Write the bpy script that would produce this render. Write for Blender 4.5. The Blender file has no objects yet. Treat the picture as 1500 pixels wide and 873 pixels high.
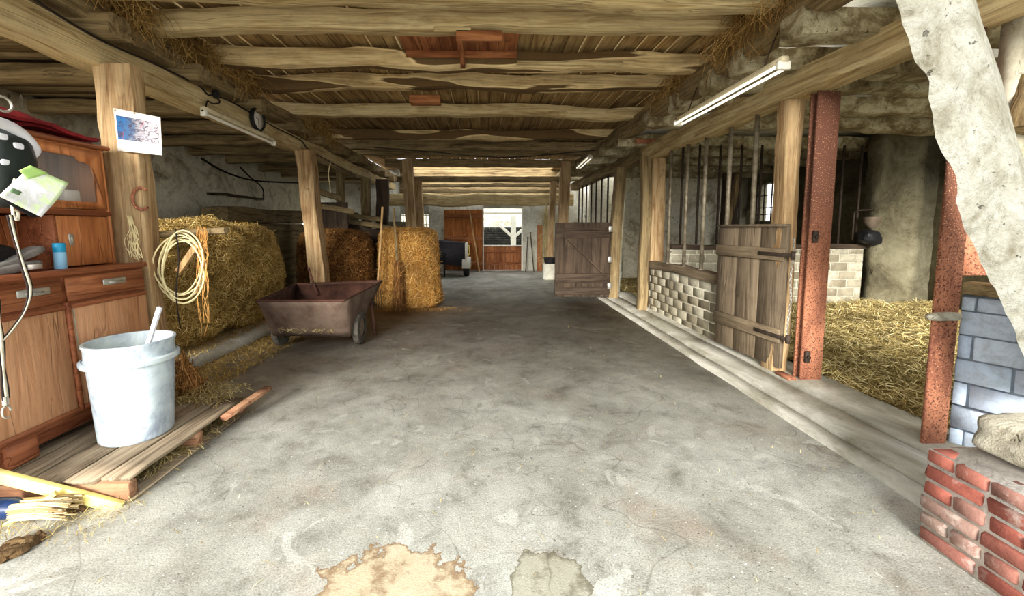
import bpy, math, random
import numpy as np
from mathutils import Vector, Matrix, noise, Euler

sc = bpy.context.scene
COL = sc.collection
R = math.radians

# ------------------------------------------------------------------ camera
F, CX, CY, CAMH = 600.0, 725.7, 386.5, 1.5
PITCH, YAW = R(5.0), R(1.5)
cam_d = bpy.data.cameras.new('camera')
cam = bpy.data.objects.new('camera', cam_d)
COL.objects.link(cam)
cam.location = (0, 0, CAMH)
cam.rotation_euler = (R(90) - PITCH, 0, -YAW)
cam_d.sensor_fit = 'HORIZONTAL'
cam_d.sensor_width = 36.0
cam_d.lens = 36.0 * F / 1500.0
cam_d.shift_x = (750 - CX) / 1500.0
cam_d.shift_y = (CY - 436.5) / 1500.0
cam_d.clip_start = 0.02
sc.camera = cam
CROT = Euler((R(90) - PITCH, 0, -YAW)).to_matrix()

def at(px, py, X=None, Y=None, Z=None):
    """point of the place seen at a picture position, on the real plane X=, Y= or Z="""
    d = CROT @ Vector(((px - CX) / F, -(py - CY) / F, -1.0))
    o = Vector((0, 0, CAMH))
    if X is not None: t = (X - o.x) / d.x
    elif Y is not None: t = (Y - o.y) / d.y
    else: t = (Z - o.z) / d.z
    return o + d * t

# ------------------------------------------------------------------ light
sc.view_settings.view_transform = 'Standard'
sc.view_settings.look = 'None'
sc.view_settings.gamma = 1.0
sc.view_settings.use_curve_mapping = False
sc.view_settings.exposure = 0.85
sc.cycles.use_denoising = True
sc.cycles.max_bounces = 8
sc.cycles.diffuse_bounces = 6
sc.cycles.sample_clamp_indirect = 6.0

world = bpy.data.worlds.new('overcast sky')
sc.world = world
world.use_nodes = True
wn = world.node_tree
bg = wn.nodes['Background']
bg.inputs[0].default_value = (0.93, 0.97, 1.0, 1)
bg.inputs[1].default_value = 1.55

sun_d = bpy.data.lights.new('low_hazy_sun', 'SUN')
sun_d.energy = 5.6
sun_d.angle = R(22)
sun_d.color = (1.0, 0.97, 0.92)
sun = bpy.data.objects.new('low_hazy_sun', sun_d)
COL.objects.link(sun)
sun.location = (-3, -10, 5)
sun.rotation_euler = (R(90 - 16), 0, R(-15))      # low behind the open barn mouth, shining down the aisle

# ------------------------------------------------------------------ materials
def rgb(r, g, b):
    f = lambda c: (c / 255 / 12.92) if c / 255 <= 0.04045 else ((c / 255 + 0.055) / 1.055) ** 2.4
    return (f(r), f(g), f(b), 1)

class NT:
    def __init__(s, name, rough=0.85, metal=0.0):
        s.m = bpy.data.materials.new(name); s.m.use_nodes = True
        s.t = s.m.node_tree; s.N = s.t.nodes; s.L = s.t.links
        s.b = s.N['Principled BSDF']
        s.b.inputs['Roughness'].default_value = rough
        s.b.inputs['Metallic'].default_value = metal
        s.b.inputs['Specular IOR Level'].default_value = 0.25
        s.tc = s.N.new('ShaderNodeTexCoord')
        oi = s.N.new('ShaderNodeObjectInfo')
        va = s.N.new('ShaderNodeVectorMath'); va.operation = 'ADD'
        mu = s.N.new('ShaderNodeMath'); mu.operation = 'MULTIPLY'; mu.inputs[1].default_value = 37.0
        s.L.new(oi.outputs['Random'], mu.inputs[0])
        s.L.new(s.tc.outputs['Object'], va.inputs[0]); s.L.new(mu.outputs[0], va.inputs[1])
        s.co = va.outputs[0]
    def noise(s, scale, detail=6, rough=0.6, dist=0.0, stretch=None, world=False):
        n = s.N.new('ShaderNodeTexNoise'); n.inputs['Scale'].default_value = scale
        n.inputs['Detail'].default_value = detail; n.inputs['Roughness'].default_value = rough
        n.inputs['Distortion'].default_value = dist
        src = s.tc.outputs['Object'] if world else s.co
        if stretch:
            mp = s.N.new('ShaderNodeMapping'); mp.inputs['Scale'].default_value = stretch
            s.L.new(src, mp.inputs[0]); src = mp.outputs[0]
        s.L.new(src, n.inputs['Vector'])
        return n.outputs['Fac']
    def voro(s, scale, feature='F1', out='Distance', stretch=None):
        n = s.N.new('ShaderNodeTexVoronoi'); n.feature = feature; n.inputs['Scale'].default_value = scale
        src = s.co
        if stretch:
            mp = s.N.new('ShaderNodeMapping'); mp.inputs['Scale'].default_value = stretch
            s.L.new(src, mp.inputs[0]); src = mp.outputs[0]
        s.L.new(src, n.inputs['Vector'])
        return n.outputs[out]
    def ramp(s, fac, stops, interp='LINEAR'):
        r = s.N.new('ShaderNodeValToRGB'); r.color_ramp.interpolation = interp
        e = r.color_ramp.elements
        while len(e) < len(stops): e.new(0.5)
        for i, (p, c) in enumerate(stops):
            e[i].position = p; e[i].color = c if len(c) == 4 else (*c, 1)
        s.L.new(fac, r.inputs[0]); return r.outputs[0]
    def val(s, fac, a, b, lo=0.0, hi=1.0):
        m = s.N.new('ShaderNodeMapRange'); m.inputs[1].default_value = a; m.inputs[2].default_value = b
        m.inputs[3].default_value = lo; m.inputs[4].default_value = hi
        s.L.new(fac, m.inputs[0]); return m.outputs[0]
    def mix(s, fac, a, b, mode='MIX'):
        m = s.N.new('ShaderNodeMix'); m.data_type = 'RGBA'; m.blend_type = mode
        for i, v in ((0, fac), (6, a), (7, b)):
            if isinstance(v, (int, float)): m.inputs[i].default_value = v
            elif isinstance(v, tuple): m.inputs[i].default_value = v
            else: s.L.new(v, m.inputs[i])
        return m.outputs[2]
    def math(s, op, a, b=0.0):
        m = s.N.new('ShaderNodeMath'); m.operation = op
        for i, v in enumerate((a, b)):
            if isinstance(v, (int, float)): m.inputs[i].default_value = v
            else: s.L.new(v, m.inputs[i])
        return m.outputs[0]
    def island(s):
        return s.N.new('ShaderNodeNewGeometry').outputs['Random Per Island']
    def done(s, color, bump=None, strength=0.5, dist=0.02, rough=None):
        if isinstance(color, tuple): s.b.inputs['Base Color'].default_value = color
        else: s.L.new(color, s.b.inputs['Base Color'])
        if bump is not None:
            b = s.N.new('ShaderNodeBump'); b.inputs['Strength'].default_value = strength
            b.inputs['Distance'].default_value = dist
            s.L.new(bump, b.inputs['Height']); s.L.new(b.outputs[0], s.b.inputs['Normal'])
        if rough is not None: s.L.new(rough, s.b.inputs['Roughness'])
        return s.m

def st(axis, across, along):
    v = [across] * 3; v['XYZ'.index(axis)] = along
    return tuple(v)

def wood(name, light, mid, dark, axis, bark=None, bark_amt=0.0, dirt=0.35, rough=0.85, isl=False, soft=0.6):
    n = NT(name, rough)
    g = n.noise(5, 7, 0.65, 1.2, st(axis, 1.6, 0.16))
    c = n.ramp(g, [(0.26, dark), (0.42, mid), (0.56, light), (0.78, mid)])
    if isl:
        v = n.ramp(n.island(), [(0.0, (0.78, 0.76, 0.73, 1)), (0.5, (0.94, 0.93, 0.91, 1)), (1.0, (1.1, 1.07, 1.02, 1))])
        c = n.mix(1.0, c, v, 'MULTIPLY')
    f = n.noise(42, 4, 0.6, 0.0, st(axis, 1.0, 0.035))
    c = n.mix(1.0, c, n.ramp(f, [(0.32, (0.42 + soft * .4, 0.38 + soft * .4, 0.33 + soft * .42, 1)), (0.5, (0.95, 0.95, 0.95, 1)), (0.7, (1.12, 1.1, 1.07, 1))]), 'MULTIPLY')
    if bark_amt:
        bk = n.noise(1.0, 3, 0.45, 0.25, st(axis, 4.2, 0.42))
        t = 0.535 - bark_amt * 0.06
        m1 = n.val(bk, t, t + 0.015)
        tex = n.mix(n.noise(30, 5, 0.7), bark, tuple(min(1, q * 1.9) for q in bark[:3]) + (1,))
        edge = n.val(bk, t - 0.03, t)
        c = n.mix(n.math('MULTIPLY', edge, 0.8), c, tuple(min(1, q * 1.35) for q in light[:3]) + (1,))
        c = n.mix(m1, c, tex)
    d = n.noise(2.6, 6, 0.7, 0.4)
    c = n.mix(n.math('MULTIPLY', n.val(d, 0.5, 0.72), dirt), c, (dark[0] * .45, dark[1] * .45, dark[2] * .45, 1))
    crack = n.noise(7, 2, 0.4, 0.5, st(axis, 1.0, 0.05))
    ck = n.math('ABSOLUTE', n.math('SUBTRACT', crack, 0.5))
    c = n.mix(n.val(ck, 0.0, 0.007, 0.6 * (1 - soft * .5), 0.0), c, (dark[0] * .3, dark[1] * .28, dark[2] * .25, 1))
    h = n.math('ADD', n.math('MULTIPLY', f, 0.4), n.math('ADD', g, n.val(ck, 0.0, 0.012, -0.5, 0.0)))
    return n.done(c, h, 0.6, 0.015)

BK = rgb(92, 72, 46)
M = {}
for ax in 'XYZ':
    M['beam' + ax] = wood('pale weathered timber ' + ax, rgb(205, 185, 140), rgb(178, 154, 108), rgb(126, 100, 62), ax, None, 0, 0.28)
    M['bark' + ax] = wood('half barked timber ' + ax, rgb(214, 190, 142), rgb(188, 160, 112), rgb(140, 112, 72), ax, rgb(84, 64, 38), 0.62, 0.35)
    M['brown' + ax] = wood('old brown timber ' + ax, rgb(152, 132, 94), rgb(118, 99, 68), rgb(68, 54, 36), ax, None, 0, 0.45)
    M['dark' + ax] = wood('dark stained planks ' + ax, rgb(84, 70, 56), rgb(64, 52, 42), rgb(38, 30, 24), ax, None, 0, 0.45, isl=True)
    M['red' + ax] = wood('reddish sawn wood ' + ax, rgb(176, 116, 74), rgb(146, 88, 52), rgb(98, 54, 32), ax, None, 0, 0.35, isl=True)
M['post'] = wood('post timber', rgb(192, 164, 122), rgb(164, 132, 92), rgb(120, 84, 52), 'Z', None, 0, 0.4)
M['board'] = wood('ceiling boards', rgb(176, 148, 100), rgb(146, 116, 72), rgb(96, 70, 40), 'Y', None, 0, 0.3, isl=True)
M['batten'] = wood('pale board edge', rgb(214, 190, 142), rgb(190, 162, 112), rgb(146, 112, 70), 'Y', None, 0, 0.2)
M['cab'] = wood('orange brown cabinet veneer', rgb(196, 128, 78), rgb(178, 110, 64), rgb(146, 84, 46), 'Z', None, 0, 0.18, 0.5, soft=0.92)
M['cabdoor'] = wood('faded beech veneer', rgb(202, 152, 112), rgb(188, 136, 96), rgb(160, 108, 70), 'Z', None, 0, 0.18, 0.55, soft=0.92)
M['cabdark'] = wood('red brown cabinet frame', rgb(158, 96, 62), rgb(132, 74, 46), rgb(92, 46, 28), 'Y', None, 0, 0.3, 0.5, soft=0.92)
M['grain'] = wood('strong oak grain veneer', rgb(164, 104, 68), rgb(134, 78, 48), rgb(86, 42, 26), 'Y', None, 0, 0.2, 0.5)
for ax in 'XYZ': M['rail' + ax] = wood('grey brown door rail ' + ax, rgb(134, 118, 94), rgb(112, 97, 76), rgb(76, 62, 48), ax, None, 0, 0.35, soft=.8)
M['pallet'] = wood('grey weathered pallet boards', rgb(168, 152, 128), rgb(136, 120, 98), rgb(84, 70, 54), 'Y', None, 0, 0.4, isl=True)
M['palletX'] = wood('pallet cross timber', rgb(190, 146, 112), rgb(158, 112, 84), rgb(104, 68, 48), 'X', None, 0, 0.4, isl=True)
M['door'] = wood('grey brown door planks', rgb(134, 119, 98), rgb(114, 100, 81), rgb(80, 67, 53), 'Z', None, 0, 0.4, isl=True, soft=.9)
M['bigdoor'] = wood('orange brown barn door', rgb(186, 118, 62), rgb(156, 92, 46), rgb(100, 56, 28), 'Z', None, 0, 0.3, isl=True)

def plain(name, col, rough=0.6, metal=0.0, var=0.25, scale=8, bump=0.15, col2=None):
    n = NT(name, rough, metal)
    v = n.noise(scale, 6, 0.65)
    d = col2 or tuple(c * (1 - var * 2) for c in col[:3]) + (1,)
    c = n.ramp(v, [(0.32, d), (0.58, col)])
    return n.done(c, n.noise(scale * 6, 4), bump, 0.01)

def rust():
    n = NT('flaking rust', 0.9)
    a = n.noise(3.0, 4, 0.6, 0.3, (1, 1, 0.5))
    s = n.noise(70, 3, 0.7)
    base = n.mix(n.val(a, 0.38, 0.6), rgb(140, 88, 64), rgb(196, 130, 96))
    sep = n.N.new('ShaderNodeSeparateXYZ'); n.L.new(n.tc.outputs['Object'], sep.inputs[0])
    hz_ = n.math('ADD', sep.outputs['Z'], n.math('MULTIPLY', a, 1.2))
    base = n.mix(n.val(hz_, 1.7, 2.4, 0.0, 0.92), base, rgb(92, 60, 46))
    c = n.mix(n.val(s, 0.52, 0.60), base, rgb(98, 60, 46))
    c = n.mix(n.val(n.noise(110, 2), 0.62, 0.68), c, rgb(224, 162, 128))
    c = n.mix(n.math('MULTIPLY', n.val(n.noise(5, 5, .7, 0.2, (1, 1, .3)), 0.55, 0.68), 0.6), c, rgb(112, 66, 54))
    return n.done(c, s, 0.7, 0.006)
M['rust'] = rust()

def concrete():
    n = NT('worn barn concrete', 0.8)
    a = n.noise(0.9, 8, 0.68, 0.5, world=True)
    c = n.ramp(a, [(0.3, rgb(142, 139, 128)), (0.46, rgb(172, 171, 162)), (0.56, rgb(188, 188, 180)), (0.72, rgb(214, 214, 206))])
    b = n.noise(3.6, 10, 0.75, 0.4, world=True)
    c = n.mix(1.0, c, n.ramp(b, [(0.30, (0.52, 0.50, 0.46, 1)), (0.48, (0.98, 0.98, 0.97, 1)), (0.66, (1.2, 1.2, 1.18, 1))]), 'MULTIPLY')
    pk = n.noise(1.6, 5, 0.6, 0.3, world=True)
    c = n.mix(n.math('MULTIPLY', n.val(pk, 0.54, 0.72), 0.35), c, rgb(176, 146, 122))
    # browner band across the middle of the aisle floor, stronger towards the left
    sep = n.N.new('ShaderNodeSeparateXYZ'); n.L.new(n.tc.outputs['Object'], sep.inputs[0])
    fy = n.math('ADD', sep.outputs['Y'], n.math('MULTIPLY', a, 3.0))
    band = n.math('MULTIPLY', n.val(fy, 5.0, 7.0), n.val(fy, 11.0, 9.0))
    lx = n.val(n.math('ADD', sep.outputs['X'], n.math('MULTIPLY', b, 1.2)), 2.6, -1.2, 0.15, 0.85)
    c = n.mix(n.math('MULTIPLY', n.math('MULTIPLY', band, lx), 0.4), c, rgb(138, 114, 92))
    # pale scraped patches
    w = n.noise(2.1, 6, 0.62, 1.2, world=True)
    c = n.mix(n.math('MULTIPLY', n.val(w, 0.60, 0.64), 0.5), c, rgb(222, 222, 212))
    # chips and specks
    sp = n.noise(46, 3, 0.6, world=True)
    c = n.mix(n.val(sp, 0.665, 0.70), c, rgb(232, 232, 224))
    sd = n.noise(34, 3, 0.7, world=True)
    c = n.mix(n.math('MULTIPLY', n.val(sd, 0.36, 0.31), 0.7), c, rgb(78, 74, 64))
    fg = n.noise(120, 3, 0.7, world=True)
    c = n.mix(1.0, c, n.ramp(fg, [(0.34, (0.66, 0.65, 0.62, 1)), (0.6, (1.12, 1.12, 1.10, 1))]), 'MULTIPLY')
    # two dried spills with dark rims
    for (cx, cy, rx, ry, tint, rim) in ((-0.40, 1.56, 0.34, 0.26, rgb(206, 184, 146), rgb(116, 84, 50)), (0.27, 1.56, 0.17, 0.22, rgb(166, 162, 140), rgb(92, 84, 64))):
        mp = n.N.new('ShaderNodeMapping'); mp.vector_type = 'POINT'
        mp.inputs['Location'].default_value = (-cx / rx, -cy / ry, 0); mp.inputs['Scale'].default_value = (1 / rx, 1 / ry, 1)
        n.L.new(n.tc.outputs['Object'], mp.inputs[0])
        ln = n.N.new('ShaderNodeVectorMath'); ln.operation = 'LENGTH'; n.L.new(mp.outputs[0], ln.inputs[0])
        r_ = n.math('ADD', ln.outputs['Value'], n.math('MULTIPLY', n.math('SUBTRACT', n.noise(9, 6, 0.6, world=True), 0.5), 1.3))
        c = n.mix(n.val(r_, 1.0, 0.97, 0.0, 0.7), c, tint)
        rm = n.math('MULTIPLY', n.val(r_, 1.0, 0.985), n.val(r_, 0.86, 0.98))
        c = n.mix(n.math('MULTIPLY', rm, 0.8), c, rim)
        c = n.mix(n.math('MULTIPLY', n.math('MULTIPLY', n.val(r_, 0.98, 0.9), n.val(n.noise(8, 6, .7, world=True), 0.5, 0.64)), 0.65), c, rim)
    # hairline cracks
    ck = n.math('ABSOLUTE', n.math('SUBTRACT', n.noise(0.35, 4, 0.55, 0.3, world=True), 0.5))
    c = n.mix(n.val(ck, 0.0, 0.0012, 0.45, 0.0), c, rgb(96, 92, 80))
    h = n.math('ADD', n.math('MULTIPLY', fg, 0.25), b)
    return n.done(c, h, 0.35, 0.02)
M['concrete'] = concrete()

def kerbmat():
    n = NT('pale kerb concrete', 0.85)
    a = n.noise(1.6, 8, 0.7, 0.6, (1, 0.5, 1))
    c = n.ramp(a, [(0.33, rgb(128, 120, 100)), (0.48, rgb(176, 171, 154)), (0.62, rgb(214, 210, 196))])
    c = n.mix(n.val(n.noise(25, 5, .7), 0.6, 0.72), c, rgb(150, 142, 120))
    return n.done(c, n.noise(14, 8, .7), 0.5, 0.02)
M['kerb'] = kerbmat()

def plaster(name, c1, c2, c3, scale=1.6, bump=0.6):
    n = NT(name, 0.95)
    a = n.noise(scale, 8, 0.7, 0.6)
    c = n.ramp(a, [(0.30, c3), (0.46, c2), (0.6, c1)])
    b = n.noise(scale * 6, 7, 0.75)
    c = n.mix(1.0, c, n.ramp(b, [(0.3, (0.68, 0.66, 0.6, 1)), (0.52, (1, 1, 1, 1))]), 'MULTIPLY')
    ck = n.math('ABSOLUTE', n.math('SUBTRACT', n.noise(scale * 1.3, 5, 0.6, 0.5), 0.5))
    c = n.mix(n.val(ck, 0, 0.004, 0.6, 0), c, tuple(q * .4 for q in c3[:3]) + (1,))
    pit = n.noise(scale * 4.2, 3, 0.5, 0.4)
    c = n.mix(n.val(pit, 0.70, 0.73, 0, 0.75), c, tuple(q * .35 for q in c3[:3]) + (1,))
    h = n.math('ADD', a, n.math('ADD', n.math('MULTIPLY', b, 0.5), n.val(pit, 0.69, 0.74, 0, -0.5)))
    return n.done(c, h, bump, 0.05)
M['plaster'] = plaster('dirty whitewash', rgb(238, 232, 210), rgb(222, 214, 188), rgb(140, 124, 96))
M['whitewash'] = plaster('white lime render', rgb(226, 224, 210), rgb(212, 208, 190), rgb(174, 166, 142), 2.0, 0.5)
M['limebrace'] = plaster('flaking limewash on timber', rgb(168, 167, 156), rgb(152, 150, 136), rgb(112, 105, 86), 5.0, 1.0)
M['limewood'] = plaster('limewashed timber', rgb(206, 196, 162), rgb(146, 130, 96), rgb(84, 68, 46), 4.0, 0.9)
M['cream'] = plaster('cream render', rgb(176, 170, 150), rgb(164, 157, 135), rgb(140, 130, 106), 1.2, 0.2)
M['damp'] = plaster('damp stable render', rgb(132, 126, 102), rgb(108, 101, 78), rgb(66, 59, 44), 1.2, 0.6)
M['slab'] = plaster('crumbling slab', rgb(170, 158, 122), rgb(128, 114, 82), rgb(70, 58, 40), 2.4, 1.0)

def brickmat(name, stops, mortar_like=0.2, bump=0.6):
    n = NT(name, 0.9)
    c = n.ramp(n.island(), stops, 'LINEAR')
    b = n.noise(9, 8, 0.75, 0.3)
    c = n.mix(1.0, c, n.ramp(b, [(0.3, (0.66, 0.64, 0.62, 1)), (0.55, (1.05, 1.05, 1.05, 1))]), 'MULTIPLY')
    c = n.mix(n.math('MULTIPLY', n.val(n.noise(5, 6, .7), 0.56, 0.7), mortar_like * 2), c, rgb(212, 204, 192))
    return n.done(c, b, bump, 0.015)
M['redbrick'] = brickmat('handmade red brick', [(0.0, rgb(126, 70, 60)), (0.35, rgb(150, 84, 70)), (0.6, rgb(142, 96, 84)), (0.8, rgb(142, 120, 108)), (1.0, rgb(156, 78, 62))], 0.32)
M['limebrick'] = brickmat('limewashed block', [(0.0, rgb(130, 120, 98)), (0.5, rgb(160, 152, 130)), (1.0, rgb(188, 182, 160))], 0.3)
M['blueblock'] = brickmat('blue painted block', [(0.0, rgb(202, 218, 238)), (0.5, rgb(210, 226, 242)), (1.0, rgb(218, 232, 244))], 0.08, 0.25)
M['mortar'] = plain('lime mortar', rgb(236, 228, 216), 0.95, 0, 0.15, 12, 0.6)
M['mortarblue'] = plain('grey joint', rgb(150, 160, 170), 0.95, 0, 0.2, 12, 0.4)
M['mortardim'] = plain('dirty mortar', rgb(226, 220, 196), 0.95, 0, 0.2, 12, 0.5)
M['stone'] = plaster('rough grey stone', rgb(206, 200, 182), rgb(182, 174, 154), rgb(128, 120, 100), 4.0, 0.7)

def strawmat(name, stops):
    n = NT(name, 0.75)
    c = n.ramp(n.island(), stops)
    c = n.mix(1.0, c, n.ramp(n.noise(2.2, 4), [(0.3, (0.6, 0.56, 0.5, 1)), (0.6, (1.08, 1.06, 1, 1))]), 'MULTIPLY')
    return n.done(c)
M['hay'] = strawmat('green gold hay', [(0.0, rgb(136, 108, 50)), (0.35, rgb(186, 152, 80)), (0.7, rgb(222, 190, 116)), (1.0, rgb(246, 224, 160))])
M['tufthay'] = strawmat('dry brown tuft', [(0.0, rgb(104, 76, 36)), (0.5, rgb(150, 114, 62)), (1.0, rgb(200, 166, 104))])
M['straw'] = strawmat('golden straw', [(0.0, rgb(140, 94, 40)), (0.35, rgb(188, 134, 62)), (0.7, rgb(214, 164, 86)), (1.0, rgb(238, 204, 134))])
M['brownhay'] = strawmat('brown old hay', [(0.0, rgb(92, 58, 26)), (0.5, rgb(146, 98, 48)), (0.85, rgb(186, 134, 72)), (1.0, rgb(222, 176, 110))])
M['bedding'] = strawmat('bedding straw', [(0.0, rgb(112, 94, 50)), (0.3, rgb(170, 150, 92)), (0.7, rgb(208, 190, 132)), (1.0, rgb(240, 228, 178))])
M['haycore'] = plain('hay depth', rgb(150, 118, 58), 0.95, 0, 0.3, 14, 1.0)
M['strawcore'] = plain('straw depth', rgb(150, 104, 48), 0.95, 0, 0.3, 14, 1.0)
M['browncore'] = plain('brown hay depth', rgb(88, 54, 26), 0.95, 0, 0.3, 14, 1.0)
M['bedcore'] = plain('bedding depth', rgb(136, 116, 66), 0.95, 0, 0.3, 12, 1.0)

def bucketmat():
    n = NT('scuffed white plastic', 0.5)
    a = n.noise(4, 8, 0.7, 0.6)
    c = n.ramp(a, [(0.34, rgb(136, 146, 160)), (0.48, rgb(178, 190, 196)), (0.6, rgb(196, 208, 210))])
    c = n.mix(n.val(n.noise(9, 5, .7, .5), 0.62, 0.67, 0, .8), c, rgb(140, 148, 166))
    c = n.mix(n.val(n.noise(3, 6, .7, .8), 0.58, 0.7, 0, .6), c, rgb(196, 190, 176))
    return n.done(c, a, 0.15, 0.01)
M['bucket'] = bucketmat()
M['tubmetal'] = plain('dusty brown sheet steel', rgb(112, 94, 80), 0.75, 0.0, 0.25, 5, 0.3, rgb(82, 62, 50))
M['tubrust'] = plain('rusted tub inside', rgb(84, 54, 42), 0.85, 0.0, 0.3, 6, 0.4)
M['rubber'] = plain('dusty rubber', rgb(92, 86, 76), 0.85, 0, 0.3, 20, 0.4)
M['hub'] = plain('grey wheel hub', rgb(128, 112, 96), 0.6, 0.3, 0.2)
M['steel'] = plain('grey worn pipe', rgb(138, 128, 108), 0.55, 0.4, 0.25, 12, 0.2, rgb(84, 72, 56))
M['darksteel'] = plain('dark iron', rgb(74, 62, 52), 0.7, 0.3, 0.3)
M['bright'] = plain('galvanised steel', rgb(190, 186, 174), 0.4, 0.6, 0.15)
M['black'] = plain('black plastic', rgb(32, 31, 32), 0.5, 0, 0.2)
M['cable'] = plain('black cable', rgb(38, 30, 24), 0.7)
M['white'] = plain('white enamel', rgb(226, 222, 206), 0.45, 0, 0.08)
M['tubelit'] = plain('lit glass tube', rgb(250, 246, 232), 0.25, 0, 0.02)
M['tubelit'].node_tree.nodes['Principled BSDF'].inputs['Emission Color'].default_value = (1.0, .95, .82, 1)
M['tubelit'].node_tree.nodes['Principled BSDF'].inputs['Emission Strength'].default_value = 0.55
M['tube'] = plain('dusty glass tube', rgb(244, 240, 226), 0.25, 0, 0.05)
M['fixture'] = plain('cream lamp housing', rgb(206, 194, 160), 0.5, 0, 0.15)
M['helmetblack'] = plain('black helmet shell', rgb(44, 50, 48), 0.4, 0, 0.1)
M['helmetwhite'] = plain('white helmet trim', rgb(238, 238, 244), 0.4, 0, 0.04)
M['redcloth'] = plain('dark red cloth', rgb(128, 26, 30), 0.9, 0, 0.3, 6, 0.4)
M['darkcloth'] = plain('dark blanket', rgb(44, 24, 24), 0.95, 0, 0.3, 6, 0.4)
M['leather'] = plain('black strap', rgb(46, 34, 28), 0.6)
M['cream_strap'] = plain('cream webbing', rgb(236, 226, 200), 0.8)
M['rope'] = plain('cream cord', rgb(236, 222, 170), 0.8, 0, 0.12, 30)
M['twine'] = plain('orange twine', rgb(208, 152, 82), 0.9, 0, 0.2, 30)
M['paper'] = plain('white paper', rgb(214, 208, 196), 0.8, 0, 0.05)
M['cyan'] = plain('cyan plastic', rgb(40, 160, 206), 0.35, 0, 0.05)
M['canlight'] = plain('pale blue can', rgb(150, 202, 232), 0.35, 0, 0.08)
M['greygear'] = plain('worn grey leather', rgb(128, 124, 118), 0.7, 0, 0.25, 10)
M['yellow'] = plain('yellow painted wood', rgb(250, 232, 142), 0.6, 0, 0.06)
M['bluebrush'] = plain('dark blue plastic', rgb(30, 52, 92), 0.35)
M['bristle'] = strawmat('pale bristles', [(0, rgb(150, 124, 84)), (.5, rgb(206, 186, 142)), (1, rgb(232, 216, 178))])
M['broomtwig'] = strawmat('brown broom twigs', [(0, rgb(96, 62, 30)), (.5, rgb(140, 96, 48)), (1, rgb(184, 136, 78))])
M['handlewood'] = wood('worn handle wood', rgb(206, 170, 118), rgb(172, 130, 82), rgb(120, 84, 48), 'Z', None, 0, 0.2)
M['trailer'] = plain('dark grey trailer board', rgb(58, 56, 62), 0.6, 0, 0.15)
M['barkwood'] = plaster('rough log bark', rgb(140, 112, 76), rgb(108, 82, 52), rgb(60, 44, 28), 6, 0.9)
M['ground'] = plain('pale yard concrete', rgb(176, 172, 160), 0.9, 0, 0.1, 1.5, 0.2)

def glassmat():
    n = NT('dusty cabinet glass', 0.08)
    n.b.inputs['Base Color'].default_value = (0.9, 0.88, 0.82, 1)
    n.b.inputs['Alpha'].default_value = 0.10
    n.b.inputs['Specular IOR Level'].default_value = 0.6
    return n.m
M['glass'] = glassmat()

def cardmat():
    n = NT('green and white printed card', 0.6)
    a = n.noise(9, 5, 0.6, 0.5)
    c = n.ramp(a, [(0.38, rgb(196, 222, 158)), (0.47, rgb(214, 230, 186)), (0.52, rgb(208, 208, 206)), (0.62, rgb(242, 242, 244))])
    return n.done(c)
M['card'] = cardmat()

def photoprint():
    n = NT('printed sheet picture', 0.7)
    sep = n.N.new('ShaderNodeSeparateXYZ'); n.L.new(n.tc.outputs['Generated'], sep.inputs[0])
    f = n.math('ADD', sep.outputs['X'], n.math('MULTIPLY', n.math('SUBTRACT', n.noise(9, 6, .7), 0.5), 0.7))
    c = n.ramp(f, [(0.1, rgb(30, 96, 150)), (0.4, rgb(70, 92, 122)), (0.55, rgb(150, 146, 152)), (0.9, rgb(188, 180, 184))])
    k = n.noise(26, 5, .7, 1.0, (1, 1, 2))
    c = n.mix(n.val(k, 0.5, 0.56, 0, .85), c, rgb(58, 50, 66))
    c = n.mix(n.val(n.noise(14, 4, .6, .8), 0.62, 0.66, 0, .7), c, rgb(150, 66, 72))
    return n.done(c)
M['photoprint'] = photoprint()

def rooftile():
    n = NT('weathered roof tiles', 0.8)
    c = n.ramp(n.island(), [(0, rgb(30, 29, 25)), (0.5, rgb(46, 44, 38)), (1, rgb(62, 58, 50))])
    return n.done(c, n.noise(20), 0.4, 0.01)
M['rooftile'] = rooftile()
def paletile():
    n = NT('pale sunlit roof slates', 0.8)
    c = n.ramp(n.island(), [(0, rgb(160, 156, 138)), (0.5, rgb(186, 182, 166)), (1, rgb(200, 197, 182))])
    return n.done(c, n.noise(20), 0.4, 0.01)
M['paletile'] = paletile()

# ------------------------------------------------------------------ mesh helpers
def fbm(x, y, z, o=3):
    return noise.fractal(Vector((x, y, z)), 0.7, 2.0, o)

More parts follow.
